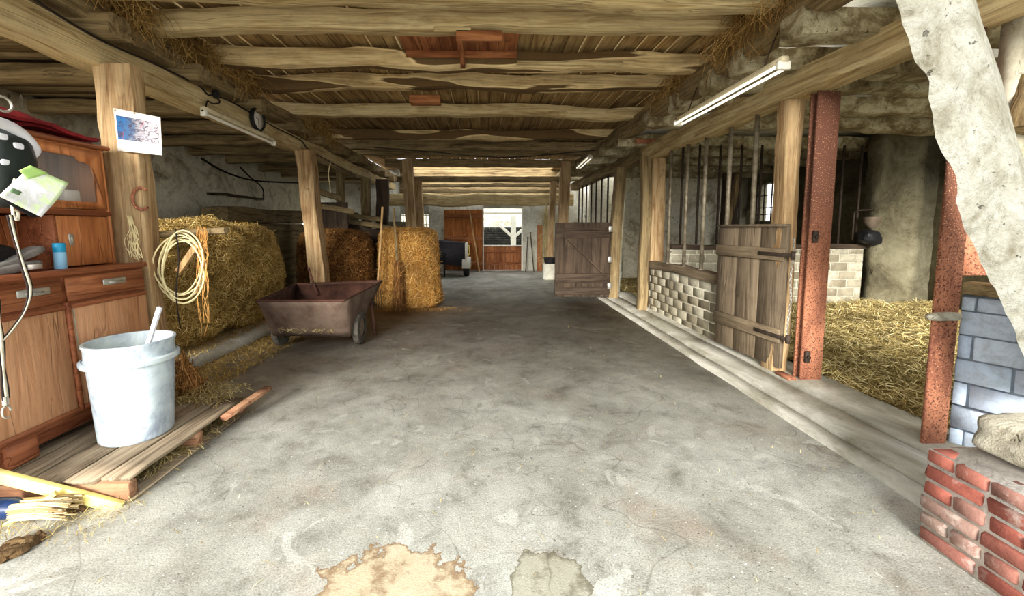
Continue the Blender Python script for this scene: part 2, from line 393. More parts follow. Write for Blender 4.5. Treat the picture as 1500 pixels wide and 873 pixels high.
class MB:
    def __init__(s):
        s.v = []; s.f = []; s.mi = []; s.cur = 0; s.bl = []; s.X = Matrix.Identity(4)
    def _add(s, vs, fs):
        o = len(s.v)
        s.v += [tuple(s.X @ Vector(p)) for p in vs]
        s.f += [tuple(o + i for i in f) for f in fs]; s.mi += [s.cur] * len(fs)
    def mat(s, i): s.cur = i; return s
    def box(s, a, b, bev=0.0, jit=0.0, rnd=None):
        x0, x1 = sorted((a[0], b[0])); y0, y1 = sorted((a[1], b[1])); z0, z1 = sorted((a[2], b[2]))
        c = min(bev, (x1 - x0) * .45, (y1 - y0) * .45, (z1 - z0) * .45)
        if c <= 0:
            vs = [(x, y, z) for z in (z0, z1) for y in (y0, y1) for x in (x0, x1)]
            fs = [(0, 2, 3, 1), (4, 5, 7, 6), (0, 1, 5, 4), (2, 6, 7, 3), (0, 4, 6, 2), (1, 3, 7, 5)]
        else:
            vs = []; idx = {}
            for k, z in enumerate((z0, z1)):
                for j, y in enumerate((y0, y1)):
                    for i, x in enumerate((x0, x1)):
                        sx, sy, sz = (1 - 2 * i), (1 - 2 * j), (1 - 2 * k)
                        for ax in range(3):
                            p = [x + sx * c, y + sy * c, z + sz * c]; p[ax] = (x, y, z)[ax]
                            idx[(i, j, k, ax)] = len(vs); vs.append(tuple(p))
            fs = []
            for ax in range(3):
                o1, o2 = [(1, 2), (2, 0), (0, 1)][ax]
                for sgn in (0, 1):
                    q = []
                    for (u, w) in ((0, 0), (1, 0), (1, 1), (0, 1)):
                        k = [0, 0, 0]; k[ax] = sgn; k[o1] = u; k[o2] = w; q.append(idx[(*k, ax)])
                    fs.append(tuple(q) if sgn else tuple(q[::-1]))
            for ax in range(3):
                o1, o2 = [(1, 2), (2, 0), (0, 1)][ax]
                for u in (0, 1):
                    for w in (0, 1):
                        ka = [0, 0, 0]; kb = [0, 0, 0]; ka[ax] = 0; kb[ax] = 1
                        for k in (ka, kb): k[o1] = u; k[o2] = w
                        q = (idx[(*ka, o1)], idx[(*kb, o1)], idx[(*kb, o2)], idx[(*ka, o2)])
                        fs.append(q if (u != w) else q[::-1])
            for i in (0, 1):
                for j in (0, 1):
                    for k in (0, 1):
                        q = tuple(idx[(i, j, k, a)] for a in range(3))
                        fs.append(q if (i + j + k) % 2 else q[::-1])
        if jit:
            rr = rnd or random
            vs = [tuple(q + rr.uniform(-jit, jit) for q in p) for p in vs]
        s._add(vs, fs); return s
    def loft(s, rings, cap=True):
        n = len(rings[0]); vs = [p for r in rings for p in r]; fs = []
        for i in range(len(rings) - 1):
            for j in range(n):
                k = (j + 1) % n
                fs.append((i * n + j, i * n + k, (i + 1) * n + k, (i + 1) * n + j))
        if cap:
            fs.append(tuple(range(n))[::-1]); fs.append(tuple((len(rings) - 1) * n + j for j in range(n)))
        s._add(vs, fs); return s
    def beam(s, p0, p1, w, h, seed=0, wob=0.012, seg=None, round_=0.12, bend=0.0, w1=None, h1=None, up=None, rough=0.006):
        p0 = Vector(p0); p1 = Vector(p1); d = p1 - p0; L = d.length; d.normalize()
        U = Vector(up) if up else (Vector((0, 0, 1)) if abs(d.z) < 0.8 else Vector((0, 1, 0)))
        side = d.cross(U).normalized(); U = side.cross(d).normalized()
        seg = seg or max(3, int(L / 0.14)); rings = []
        for i in range(seg + 1):
            t = i / seg; ww = (w + ((w1 or w) - w) * t) / 2; hh = (h + ((h1 or h) - h) * t) / 2
            c = p0 + d * (L * t) + side * (wob * fbm(t * L * 0.9, seed * 3.1, 1)) * 1.5 + U * (wob * fbm(t * L * 0.9, seed * 5.3, 7)) * 1.5 - U * bend * math.sin(math.pi * t)
            ww *= 1 + 0.09 * fbm(t * L * .8, seed, 3) * (wob * 60); hh *= 1 + 0.09 * fbm(t * L * .8, seed, 9) * (wob * 60)
            ring = []
            rr = round_ * min(ww, hh)
            for (sx, sy) in ((1, 1), (-1, 1), (-1, -1), (1, -1)):
                pts = [(ww, hh - rr), (ww - rr * .3, hh - rr * .3), (ww - rr, hh)]
                if sx * sy < 0: pts = pts[::-1]
                for (a, b) in pts:
                    p = c + side * (a * sx) + U * (b * sy)
                    q = rough * fbm(p.x * 9 + seed, p.y * 9, p.z * 9)
                    ring.append(p + (p - c).normalized() * q)
            rings.append(ring)
        s.loft([[tuple(p) for p in r] for r in rings]); return s
    def tube(s, pts, r, n=8, r1=None, closed=False):
        pts = [Vector(p) for p in pts]; m = len(pts); rings = []
        prev = None
        for i, p in enumerate(pts):
            if closed: d = pts[(i + 1) % m] - pts[i - 1]
            else: d = pts[min(i + 1, m - 1)] - pts[max(i - 1, 0)]
            d.normalize()
            if prev is None:
                u = d.orthogonal().normalized()
            else:
                u = (prev - d * prev.dot(d)).normalized()
            prev = u; w = d.cross(u)
            rad = r if r1 is None else r + (r1 - r) * i / (m - 1)
            rings.append([tuple(p + (u * math.cos(a) + w * math.sin(a)) * rad) for a in [2 * math.pi * k / n for k in range(n)]])
        if closed: rings.append(rings[0])
        s.loft(rings, not closed); return s
    def cyl(s, p0, p1, r0, r1=None, n=20):
        s.tube([p0, p1], r0, n, r1 if r1 is not None else r0); return s
    def lathe(s, c, prof, n=40, axis='Z', cap=True):
        rings = []
        for (r, z) in prof:
            ring = []
            for k in range(n):
                a = 2 * math.pi * k / n; x, y = r * math.cos(a), r * math.sin(a)
                p = {'Z': (x, y, z), 'X': (z, x, y), 'Y': (y, z, x)}[axis]
                ring.append((c[0] + p[0], c[1] + p[1], c[2] + p[2]))
            rings.append(ring)
        s.loft(rings, cap); return s
    def prism(s, poly, axis, a, b, rough=0.0, seed=0):
        """poly in the plane across the axis, from a to b"""
        def P(u, w, t): return {'X': (t, u, w), 'Y': (u, t, w), 'Z': (u, w, t)}[axis]
        n = len(poly); r0 = [P(u, w, a) for u, w in poly]; r1 = [P(u, w, b) for u, w in poly]
        s.loft([r0, r1]); return s
    def lump(s, c, size, p=6, amp=0.03, sc_=3.0, res=14, seed=0, flat=None):
        """a rounded, uneven solid"""
        c = Vector(c)
        for ax in range(3):
            for sg in (-1, 1):
                vs = []; fs = []
                for i in range(res + 1):
                    for j in range(res + 1):
                        d = [0, 0, 0]; d[ax] = sg
                        d[(ax + 1) % 3] = (-1 + 2 * i / res); d[(ax + 2) % 3] = (-1 + 2 * j / res)
                        q = sum(abs(x) ** p for x in d) ** (1 / p)
                        v = Vector((d[0] / q * size[0] / 2, d[1] / q * size[1] / 2, d[2] / q * size[2] / 2))
                        nn = v.normalized()
                        v += nn * amp * fbm((c.x + v.x) * sc_ + seed, (c.y + v.y) * sc_, (c.z + v.z) * sc_, 4)
                        if flat is not None and c.z + v.z < flat: v.z = flat - c.z
                        vs.append(tuple(c + v))
                for i in range(res):
                    for j in range(res):
                        q = (i * (res + 1) + j, (i + 1) * (res + 1) + j, (i + 1) * (res + 1) + j + 1, i * (res + 1) + j + 1)
                        fs.append(q if sg > 0 else q[::-1])
                s._add(vs, fs)
        return s
    def sheet(s, fn, nu, nv, th=0.004):
        """a cloth or paper surface fn(u,v)->point with real thickness"""
        P = [[Vector(fn(i / nu, j / nv)) for j in range(nv + 1)] for i in range(nu + 1)]
        top = []; bot = []
        for i in range(nu + 1):
            for j in range(nv + 1):
                a = P[min(i + 1, nu)][j] - P[max(i - 1, 0)][j]; b = P[i][min(j + 1, nv)] - P[i][max(j - 1, 0)]
                n = a.cross(b)
                n = n.normalized() if n.length > 1e-9 else Vector((0, 0, 1))
                top.append(tuple(P[i][j] + n * th / 2)); bot.append(tuple(P[i][j] - n * th / 2))
        N = len(top); w = nv + 1; fs = []
        for i in range(nu):
            for j in range(nv):
                q = (i * w + j, (i + 1) * w + j, (i + 1) * w + j + 1, i * w + j + 1)
                fs.append(q); fs.append(tuple(N + k for k in q[::-1]))
        rim = [i * w for i in range(nu)] + [nu * w + j for j in range(nv)] + [i * w + nv for i in range(nu, 0, -1)] + [j for j in range(nv, 0, -1)]
        for k in range(len(rim)):
            a, b = rim[k], rim[(k + 1) % len(rim)]
            fs.append((b, a, N + a, N + b))
        s._add(top + bot, fs); return s
    def fuzz(s, count, length, width, mat, lift=0.25, seed=1, zbias=None, droop=0.0, keep=None, off=0.01, stand=0.3):
        """straws laid over the surface made so far"""
        rng = np.random.default_rng(seed)
        V = np.array(s.v); T = []
        for f in s.f:
            for k in range(1, len(f) - 1): T.append((f[0], f[k], f[k + 1]))
        T = np.array(T); A, B, C = V[T[:, 0]], V[T[:, 1]], V[T[:, 2]]
        cr = np.cross(B - A, C - A); ar = np.linalg.norm(cr, axis=1); ok = ar > 1e-12
        if keep is not None:
            nrm = cr / np.maximum(ar[:, None], 1e-12)
            ok &= keep((A + B + C) / 3, nrm)
        A, B, C, cr, ar = A[ok], B[ok], C[ok], cr[ok], ar[ok]
        k = rng.choice(len(ar), count, p=ar / ar.sum())
        u, v = rng.random(count), rng.random(count); fl = u + v > 1; u[fl] = 1 - u[fl]; v[fl] = 1 - v[fl]
        P = A[k] + (B[k] - A[k]) * u[:, None] + (C[k] - A[k]) * v[:, None]
        n = cr[k] / ar[k][:, None]
        d = rng.normal(size=(count, 3)); 
        if zbias is not None: d = d * np.array(zbias)
        d -= n * (d * n).sum(1)[:, None] * (1 - stand)
        d /= np.linalg.norm(d, axis=1)[:, None]
        if droop: d[:, 2] -= droop; d /= np.linalg.norm(d, axis=1)[:, None]
        w = np.cross(d, n + rng.normal(size=(count, 3)) * .4); w /= np.maximum(np.linalg.norm(w, axis=1), 1e-6)[:, None]
        L = length * (0.4 + 1.0 * rng.random(count))[:, None]; W = width * (0.6 + .8 * rng.random(count))[:, None]
        O = P + n * (off * rng.random(count)[:, None] + 0.001)
        bend = n * L * (rng.random(count)[:, None] - .3) * lift
        V6 = np.stack([O - d * L / 2 - w * W, O - d * L / 2 + w * W, O + bend - w * W, O + bend + w * W, O + d * L / 2 - w * W * .6, O + d * L / 2 + w * W * .6], 1)
        s.bl.append((V6.reshape(-1, 3), mat)); return s
    def blades(s, V6, mat): s.bl.append((np.asarray(V6, float).reshape(-1, 3), mat)); return s
    def build(s, name, mats, parent=None, label=None, cat=None, group=None, kind=None, smooth=False, origin=None):
        if not isinstance(mats, (list, tuple)): mats = [mats]
        mats = [M[m] if isinstance(m, str) else m for m in mats]
        V = np.array(s.v, float).reshape(-1, 3)
        nv = len(V); loops = [i for f in s.f for i in f]; tot = [len(f) for f in s.f]; mi = list(s.mi)
        chunks = [V]; lo = [np.array(loops, np.int64)]; to = [np.array(tot, np.int64)]; mm = [np.array(mi, np.int64)]
        for (bv, m_) in s.bl:
            k = len(bv) // 6; base = nv + np.arange(k)[:, None] * 6
            q = np.concatenate([base + np.array([[0, 1, 3, 2]]), base + np.array([[2, 3, 5, 4]])], 1).reshape(-1)
            chunks.append(bv); lo.append(q); to.append(np.full(k * 2, 4)); mm.append(np.full(k * 2, m_)); nv += len(bv)
        V = np.concatenate(chunks); lo = np.concatenate(lo); to = np.concatenate(to); mm = np.concatenate(mm)
        if parent is not None: org = Vector(parent['_o'])
        elif origin is not None: org = Vector(origin)
        else: org = Vector(((V[:, 0].min() + V[:, 0].max()) / 2, (V[:, 1].min() + V[:, 1].max()) / 2, V[:, 2].min()))
        V = V - np.array(org)
        me = bpy.data.meshes.new(name)
        me.vertices.add(len(V)); me.vertices.foreach_set('co', V.ravel())
        me.loops.add(len(lo)); me.loops.foreach_set('vertex_index', lo.astype(np.int32))
        me.polygons.add(len(to)); me.polygons.foreach_set('loop_start', np.concatenate([[0], np.cumsum(to)[:-1]]).astype(np.int32))
        me.polygons.foreach_set('loop_total', to.astype(np.int32))
        for m in mats: me.materials.append(m)
        me.polygons.foreach_set('material_index', mm.astype(np.int32))
        if smooth: me.polygons.foreach_set('use_smooth', np.ones(len(to), bool))
        me.update(calc_edges=True); me.validate()
        if smooth: me.set_sharp_from_angle(angle=R(32))
        o = bpy.data.objects.new(name, me); COL.objects.link(o)
        if parent is not None:
            o.parent = parent; o['_o'] = tuple(org)
        else:
            o.location = org; o['_o'] = tuple(org)
        tag(o, label, cat, group, kind)
        return o

def tag(o, label=None, cat=None, group=None, kind=None):
    if label: o['label'] = label
    if cat: o['category'] = cat
    if group: o['group'] = group
    if kind: o['kind'] = kind
    return o

def thing(name, label, cat, loc, group=None):
    o = bpy.data.objects.new(name, None); COL.objects.link(o); o.location = loc; o['_o'] = tuple(loc)
    o.empty_display_size = 0.1
    return tag(o, label, cat, group)

def struct(mb, name, mats, **k):
    return mb.build(name, mats, kind='structure', **k)

def ordinal(i): return ['first', 'second', 'third', 'fourth', 'fifth', 'sixth', 'seventh', 'eighth', 'ninth', 'tenth', 'eleventh', 'twelfth', 'thirteenth', 'fourteenth'][i]

RX, LX = 3.05, -3.1
YE = 14.35     # far end wall
ROUT, LOUT = 7.7, -5.8

# ------------------------------------------------------------------ setting: floor, kerbs, walls
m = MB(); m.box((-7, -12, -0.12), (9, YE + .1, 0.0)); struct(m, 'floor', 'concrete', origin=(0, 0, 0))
m = MB(); m.box((-20, YE + .1, -0.12), (20, 40, -0.01)); m.box((-30, -30, -0.13), (30, -12, -0.01))
m.box((-30, -12, -.13), (-7, YE + .1, -.01)); m.box((9, -12, -.13), (30, YE + .1, -.01))
struct(m, 'ground', 'ground', origin=(0, 0, 0))

# raised kerb along the stalls: three strips of concrete with open joints
m = MB()
def kerbline(xo0, xo1, xi0, xi1, z, y0, y1, seed):
    n = int((y1 - y0) / .18); rings = []
    for i in range(n + 1):
        y = y0 + (y1 - y0) * i / n; t = i / n
        a = xo0 + (xo1 - xo0) * t + .02 * fbm(y, seed, 0); b = xi0 + (xi1 - xi0) * t + .015 * fbm(y, seed, 5)
        zz = z + .008 * fbm(y * 2, seed, 2)
        rings.append([(a, y, -.02), (b, y, -.02), (b, y, zz), (a + .015, y, zz)])
    m.loft(rings)
kerbline(2.33, 2.42, 2.50, 2.60, 0.022, 2.0, 9.3, 1)
kerbline(2.52, 2.62, 2.86, 2.88, 0.034, 2.0, 9.3, 2)
kerbline(2.89, 2.90, 3.35, 3.3, 0.05, 2.0, 9.3, 3)
struct(m, 'kerb', 'kerb')

m = MB(); rings = []
for i in range(21):
    y = 3.35 + 2.9 * i / 20
    x = -3.16 + .03 * fbm(y, 3, 3) + 0.03 * i / 20
    rings.append([(-3.6, y, -.02), (x + .12, y, -.02), (x + .08, y, .13 + .01 * fbm(y * 3, 1, 1)), (-3.6, y, .13)])
m.loft(rings); struct(m, 'kerb', 'kerb')

# walls
def wall(name, mat, boxes, **k):
    m = MB()
    for a, b in boxes: m.box(a, b)
    return struct(m, name, mat, **k)

# far wall with door opening and two small windows
dx0, dx1 = at(708, 397, Y=YE).x, at(765, 397, Y=YE).x
zt = at(740, 305, Y=YE).z
w1a, w1b = at(586, 320, Y=YE).x, at(594, 320, Y=YE).x
w2a, w2b = at(619, 320, Y=YE).x, at(628, 320, Y=YE).x
wz0, wz1 = at(620, 337, Y=YE).z, at(620, 314, Y=YE).z
wall('wall_far', 'whitewash', [((-6, YE, 0), (w1a, YE + .3, 3.6)), ((w1a, YE, 0), (w1b, YE + .3, wz0)), ((w1a, YE, wz1), (w1b, YE + .3, 3.6)),
     ((w1b, YE, 0), (w2a, YE + .3, 3.6)), ((w2a, YE, 0), (w2b, YE + .3, wz0)), ((w2a, YE, wz1), (w2b, YE + .3, 3.6)),
     ((w2b, YE, 0), (dx0, YE + .3, 3.6)), ((dx0, YE, zt), (dx1, YE + .3, 3.6)), ((dx1, YE, 0), (8, YE + .3, 3.6))])
for k, (a, b) in enumerate(((w1a, w1b), (w2a, w2b))):
    m = MB()
    for z in (wz0 + .05, (wz0 + wz1) / 2 - .08, wz1 - .03): m.box((a, YE + .1, z - .012), (b, YE + .13, z + .012))
    m.box(((a + b) / 2 - .01, YE + .1, wz0), ((a + b) / 2 + .01, YE + .13, wz1))
    struct(m, 'window_%d' % (k + 1), 'darksteel')

# left outer wall: rough render, uneven
m = MB(); rings = []
for i in range(61):
    y = 1.2 + (YE - 1.2) * i / 60; r_ = []
    for z in (0, .5, 1.0, 1.4, 1.8, 2.2, 2.6, 3.2): r_.append((LOUT + .05 * fbm(y * 1.3, z * 1.3, 4, 4), y, z))
    rings.append(r_ + [(LOUT - .35, y, 3.2), (LOUT - .35, y, 0)])
m.loft(rings[:56]); m.loft([[(LOUT, y, 2.5), (LOUT, y, 3.2), (LOUT - .35, y, 3.2), (LOUT - .35, y, 2.5)] for y in (13.26, 14.35)]); struct(m, 'wall_left', 'plaster')  # unseen side opening added under the end lintel to let daylight in

# right outer wall: one window, plus an unseen opening added for daylight
wy0, wy1 = at(1147, 300, X=ROUT).y, at(1103, 300, X=ROUT).y
rz0, rz1 = at(1125, 324, X=ROUT).z, at(1125, 267, X=ROUT).z
wall('wall_right', 'damp', [((ROUT, 1.2, 0), (ROUT + .4, wy0, 3.3)), ((ROUT, wy0, 0), (ROUT + .4, wy1, rz0)), ((ROUT, wy0, rz1), (ROUT + .4, wy1, 3.3)), ((ROUT, wy1, 0), (ROUT + .4, 12.3, 3.3)), ((ROUT, 12.3, 2.6), (ROUT + .4, YE, 3.3))])
m = MB()
for i in range(5): y = wy0 + (wy1 - wy0) * i / 4; m.box((ROUT + .1, y - .012, rz0), (ROUT + .13, y + .012, rz1))
for i in range(5):
    z = rz0 + (rz1 - rz0) * (0, .18, .36, .68, 1)[i]; m.box((ROUT + .1, wy0, z - .012), (ROUT + .13, wy1, z + .012))
struct(m, 'window_3', 'darksteel')

# cream gable wall piece right of the near brace
wall('wall_front', 'cream', [((3.16, 2.44, 1.75), (4.6, 2.54, 2.92)), ((-7, 1.05, 3.2), (9, 1.2, 4.0))])

# ceiling: every board laid lengthwise, with pale gaps
m = MB(); rnd = random.Random(5); x = -3.4
while x < 2.9:
    w = rnd.uniform(.15, .24)
    y = -1.5 + rnd.uniform(0, 1)
    m.mat(0); m.box((x, 1.2, 3.50 + rnd.uniform(0, .012)), (x + w - .014, 12.2 if -2.6 < x < 2.2 else YE, 3.535), .003)  # aisle boards stop short: added roof opening lets daylight onto the far floor
    if rnd.random() < .6:
        m.mat(1); m.box((x + w - .016, 1.2, 3.492), (x + w - .002, 12.2 if -2.6 < x < 2.2 else YE, 3.50), 0)
    x += w
m.mat(0); m.box((-3.6, 1.2, 3.54), (3.2, 12.2, 3.58))
struct(m, 'ceiling', ['board', 'batten'])
# board ceilings of the side bays
m = MB(); y = 1.2
while y < YE:
    m.box((-6, y, 3.17 + rnd.uniform(0, .01)), (-3.0, y + .24, 3.21)); y += .25
struct(m, 'ceiling_left_bay', 'brownX')
m = MB(); m.box((2.66, 1.25, 3.20), (8, 12.1, 3.33))  # slab stops short too: roof left open beyond to add daylight
struct(m, 'ceiling_right_bay', 'whitewash')

m = MB(); zz_ = 2.62
while zz_ < 3.6:
    m.box((-2.9, YE - .05, zz_), (2.9, YE - .005, zz_ + .14), .004); zz_ += .146
struct(m, 'wall_cladding', 'brownX')
# ------------------------------------------------------------------ aisle ceiling beams
GB = 'cross beams under the board ceiling'
bd = [(3.50, .16, .18, 'beam', 'first cross beam from the barn mouth, cut off by the top edge'),
      (4.06, .16, .18, 'beam', 'thick pale squared cross beam with the dark scorch above the reddish block'),
      (4.80, .16, .18, 'bark', 'cross beam carrying the reddish hatch boards, bark patched at both ends'),
      (5.66, .16, .18, 'bark', 'cross beam with long bark tongues behind the reddish hatch'),
      (6.85, .16, .18, 'beam', 'plain squared cross beam just behind the bark tongued beam'),
      (8.60, .16, .18, 'bark', 'wavy cross beam, sixth from the barn mouth'),
      (9.75, .18, .22, 'brown', 'dim cross beam, seventh from the barn mouth'),
      (10.5, .16, .18, 'brown', 'dim cross beam, eighth from the barn mouth')]
for i, (d, w, h, mt, lab) in enumerate(bd):
    m = MB(); m.beam((-3.35, d - w / 2, 3.28 + h / 2), (2.72, d - w / 2 + random.Random(i).uniform(-.06, .06), 3.28 + h / 2 + (.03 if i % 2 else -.02)), w, h, i + 1, 0.022, bend=0.012 * (i % 3 - 1), round_=.16)
    m.build('ceiling_beam', mt + 'X', label=lab, cat='beam', group=GB, smooth=True)
# lower beams of the rear frames
for i, (y, z, h, lab) in enumerate(((11.0, 3.10, .2, 'cross beam resting on the first pair of tall rear posts'), (12.5, 2.88, .16, 'cross beam on the second pair of rear posts'),
                                    (13.2, 2.80, .10, 'thin pale pole just behind the second rear frame'), (13.7, 2.66, .10, 'thin pole just before the log lintel'))):
    m = MB(); m.beam((-2.6, y, z + h / 2), (2.6, y, z + h / 2), .16, h, i + 30, .015)
    m.build('cross_beam', 'brownX', label=lab, cat='beam', group='beams of the rear frames', smooth=True)
zb0, zb1 = at(740, 302, Y=14.0).z, at(740, 284, Y=14.0).z
m = MB(); m.beam((-3.2, 14.0, (zb0 + zb1) / 2), (3.0, 14.0, (zb0 + zb1) / 2), .3, zb1 - zb0, 41, .03, round_=.6)
m.build('lintel_log', 'beamX', label='thick pale log lintel across the far wall above the door', cat='beam', smooth=True)

# upper plates
for (x, nm, lab) in ((-3.12, 'wall_plate', 'upper lengthwise plate above the left joist ends, hay hanging over it'), (2.5, 'wall_plate', 'upper lengthwise plate above the limewashed right joist ends')):
    m = MB(); m.beam((x, 1.25, 3.18), (x, YE, 3.18), .24, .2, 50 + x, .02, up=(0, 0, 1), round_=.2)
    m.build(nm, 'brownY', label=lab, cat='beam', smooth=True)
# low beams carried by the posts
def lowbeam(x, y0, y1, z, w, h, mt, lab, seed, x1=None):
    m = MB(); m.beam((x, y0, z), (x1 if x1 is not None else x, y1, z), w, h, seed, .02, round_=.14)
    return m.build('longitudinal_beam', mt, label=lab, cat='beam', group='lengthwise beams on the posts', smooth=True)
lowbeam(LX, 1.25, 6.85, 2.87, .26, .21, 'beamY', 'near left lengthwise beam with the clock and black cable', 61)
lowbeam(LX, 6.86, 13.9, 2.87, .24, .2, 'beamY', 'far left lengthwise beam beyond the split faced post', 62)
lowbeam(RX + .02, 1.25, 7.6, 2.86, .25, .24, 'beamY', 'near right lengthwise beam resting on the thick rust column', 63, 2.99)
lowbeam(3.0, 7.61, 13.6, 2.86, .24, .22, 'brownY', 'far right lengthwise beam above the far dark door', 64, 2.95)

# joists of the left bay, their ends resting on the low beam
yl = [1.55, 2.45, 3.41, 4.39, 5.55, 6.55, 7.5, 8.4, 9.5, 10.9, 12.05, 13.2]
for i, y in enumerate(yl):
    m = MB(); m.beam((-2.84, y, 3.055), (LOUT - .02, y + .05, 3.04), .2, .17, 70 + i, .018, round_=.45)
    m.build('bay_joist', 'brownX', label='%s joist of the left bay counted from the barn mouth' % ordinal(i), cat='joist', group='joists of the left bay', smooth=True)
yr = [2.35, 3.23, 3.98, 4.45, 5.25, 6.1, 7.45, 8.4, 9.4, 10.6, 11.7, 13.0]  # last two added to screen the open roof from view
for i, y in enumerate(yr):
    m = MB(); m.beam((2.36, y, 3.05), (ROUT - .06, y, 3.02), .24, .2, 90 + i, .03, round_=.2, rough=.015)
    m.build('stable_joist', 'limewoodX' if 0 else 'limewood', label='%s limewashed joist of the stable side counted from the barn mouth' % ordinal(i), cat='joist', group='limewashed joists of the stable side', smooth=True)

# ------------------------------------------------------------------ posts
def post(nm, x, y, w, d, zt_, mat, lab, seed, x0=None, cat='post', parent=None, z0=0.0, y0=None, rough=.008, group=None):
    m = MB(); m.beam((x0 if x0 is not None else x, y0 if y0 is not None else y, z0), (x, y, zt_), w, d, seed, .014, up=(0, 1, 0), round_=.12, rough=rough)
    return m.build(nm, mat, label=lab, cat=cat, smooth=True, group=group)
pt = at(162, 97, Y=3.36)
p1 = post('timber_post', pt.x, 3.43, .29, .13, 2.77, 'post', 'thick pale post behind the cabinet with the poster pinned on', 11, x0=pt.x + .04)
pt = at(444, 222, Y=6.9)
post('timber_post', pt.x, 7.0, .25, .25, 2.77, 'post', 'split faced brown post between the pale hay bale and the dark round bale', 12, x0=pt.x + .2)
pt = at(534, 262, Y=10.5)
post('timber_post', pt.x, 10.6, .2, .2, 2.77, 'brownZ', 'dim left post, third from the barn mouth, behind the bales', 13)
pt = at(498, 262, Y=10.0)
post('timber_post', pt.x, 10.0, .16, .16, 3.0, 'brownZ', 'thin leaning post deep in the left bay', 14)
for (px, py, y, w, lab) in ((597, 237, 11.0, .26, 'tall left post of the first rear frame'), (612, 268, 12.5, .22, 'tall left post of the second rear frame'),
                            (829, 240, 11.0, .26, 'tall leaning right post of the first rear frame'), (811, 268, 12.5, .18, 'narrow right post of the second rear frame')):
    pt = at(px, py, Y=y)
    post('timber_post', pt.x, y, w, .2, pt.z + .05, 'post', lab, px, x0=pt.x + (.12 if px < 700 else -.12), group='posts of the rear frames')
# right side posts
pt = at(966, 230, Y=7.4)
post('timber_post', pt.x, 7.47, .24, .2, 2.75, 'post', 'brown timber post at the end of the block wall', 21)
pt = at(949, 230, Y=7.25)
post('timber_post', pt.x - .02, 7.26, .15, .15, 2.75, 'brownZ', 'dark narrow post standing against the post at the block wall', 22)
pt = at(911, 250, Y=8.5)
post('timber_post', pt.x, 8.58, .2, .2, 2.75, 'brownZ', 'post carrying the far dark door, scuffed at its foot', 23, x0=pt.x - .12)
pt = at(1167, 160, Y=3.95)
post('timber_post', pt.x + .02, 4.06, .16, .16, 2.75, 'post', 'pale timber post clamped behind the thick rust column', 24)

# rust steel columns: wide flanges with a web
def hcol(x0, x1, y, dep, z1, lab, z0=0.0, inset=0.0):
    t = thing('steel_column', lab, 'column', ((x0 + x1) / 2, y + dep / 2, 0), 'rusty steel columns of the stalls')
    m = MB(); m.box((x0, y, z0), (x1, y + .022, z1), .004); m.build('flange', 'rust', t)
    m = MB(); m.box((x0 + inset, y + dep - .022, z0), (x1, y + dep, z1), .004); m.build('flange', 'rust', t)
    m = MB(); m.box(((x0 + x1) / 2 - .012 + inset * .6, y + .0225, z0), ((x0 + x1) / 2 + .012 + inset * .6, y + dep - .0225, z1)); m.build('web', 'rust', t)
    return t
ptb = at(1166, 552, Y=3.74); ptr = at(1203, 555, Y=3.74)
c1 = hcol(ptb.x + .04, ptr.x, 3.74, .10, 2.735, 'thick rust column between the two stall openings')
m = MB(); m.box((ptb.x - .08, 3.72, .045), (ptb.x + .0, 3.92, .075), .005); m.build('base_plate', 'rust', c1)
for z in (1.42, 0.28):
    m = MB(); m.box((ptb.x + .06, 3.71, z - .055), (ptb.x + .105, 3.739, z + .055), .006); m.cyl((ptb.x + .08, 3.71, z), (ptb.x + .08, 3.69, z), .015); m.build('latch_keeper', 'darksteel', c1)
a0 = at(1372, 430, Y=2.57); b0 = at(1408, 430, Y=2.57)
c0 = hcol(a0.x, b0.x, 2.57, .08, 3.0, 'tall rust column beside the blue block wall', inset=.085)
# worn notch of mortar squeezed round the column
m = MB(); m.lump((at(1385, 464, Y=2.54).x, 2.545, at(1385, 464, Y=2.54).z), (.22, .06, .05), 3, .02, 12, 8)
m.build('wire_clamp', 'stone', c0)
# rust sheet above the blue wall
m = MB(); m.box((b0.x + .005, 2.67, 1.18), (3.75, 2.70, 2.1), .003)
m.build('steel_sheet', 'rust', label='rusty steel sheet above the blue wall, behind the white brace', cat='metal sheet')
# red steel head at the far post
q = at(950, 203, Y=7.3)
m = MB(); m.box((q.x - .22, 7.3, 2.985), (q.x + .2, 7.55, 3.07), .01)
m.build('steel_pad', 'rust', label='red steel pad between the beam and the joist above the block wall end', cat='metal pad')

# ------------------------------------------------------------------ masonry
def masonry(face_x0, face_x1, y0, y1, z0, z1, bl, bh, joint, depth, rnd, axis='Y', jit=.003, bev=.006, recess=.008, skip=None):
    """a wall whose blocks show on the aisle side; returns MB with blocks mat 0 and mortar mat 1"""
    m = MB(); m.mat(1)
    z = z0; k = 0
    if axis == 'Y': m.box((face_x0 + recess, y0, z0), (face_x0 + depth, y1, z1))
    else: m.box((y0, face_x0 + recess, z0), (y1, face_x0 + depth, z1))
    m.mat(0)
    while z < z1 - .02:
        h = min(bh, z1 - z); y = y0 - (bl / 2 if k % 2 else 0)
        while y < y1:
            a = max(y, y0); b = min(y + bl - joint, y1)
            if b - a > .02:
                o = rnd.uniform(-.003, .003)
                if axis == 'Y': m.box((face_x0 + o, a, z), (face_x0 + depth * .6, b, z + h - joint), bev, jit, rnd)
                else: m.box((a, face_x0 + o, z), (b, face_x0 + depth * .6, z + h - joint), bev, jit, rnd)
            y += bl
        z += bh; k += 1
    return m
rnd = random.Random(11)
zw = at(1045, 402, X=3.1, ).z
m = masonry(2.98, 0, 4.25, 7.3, .0, .80, .30, .133, .014, .16, rnd, bev=.005, jit=.0015, recess=.004)
struct(m, 'wall_stall', ['limebrick', 'mortardim'])
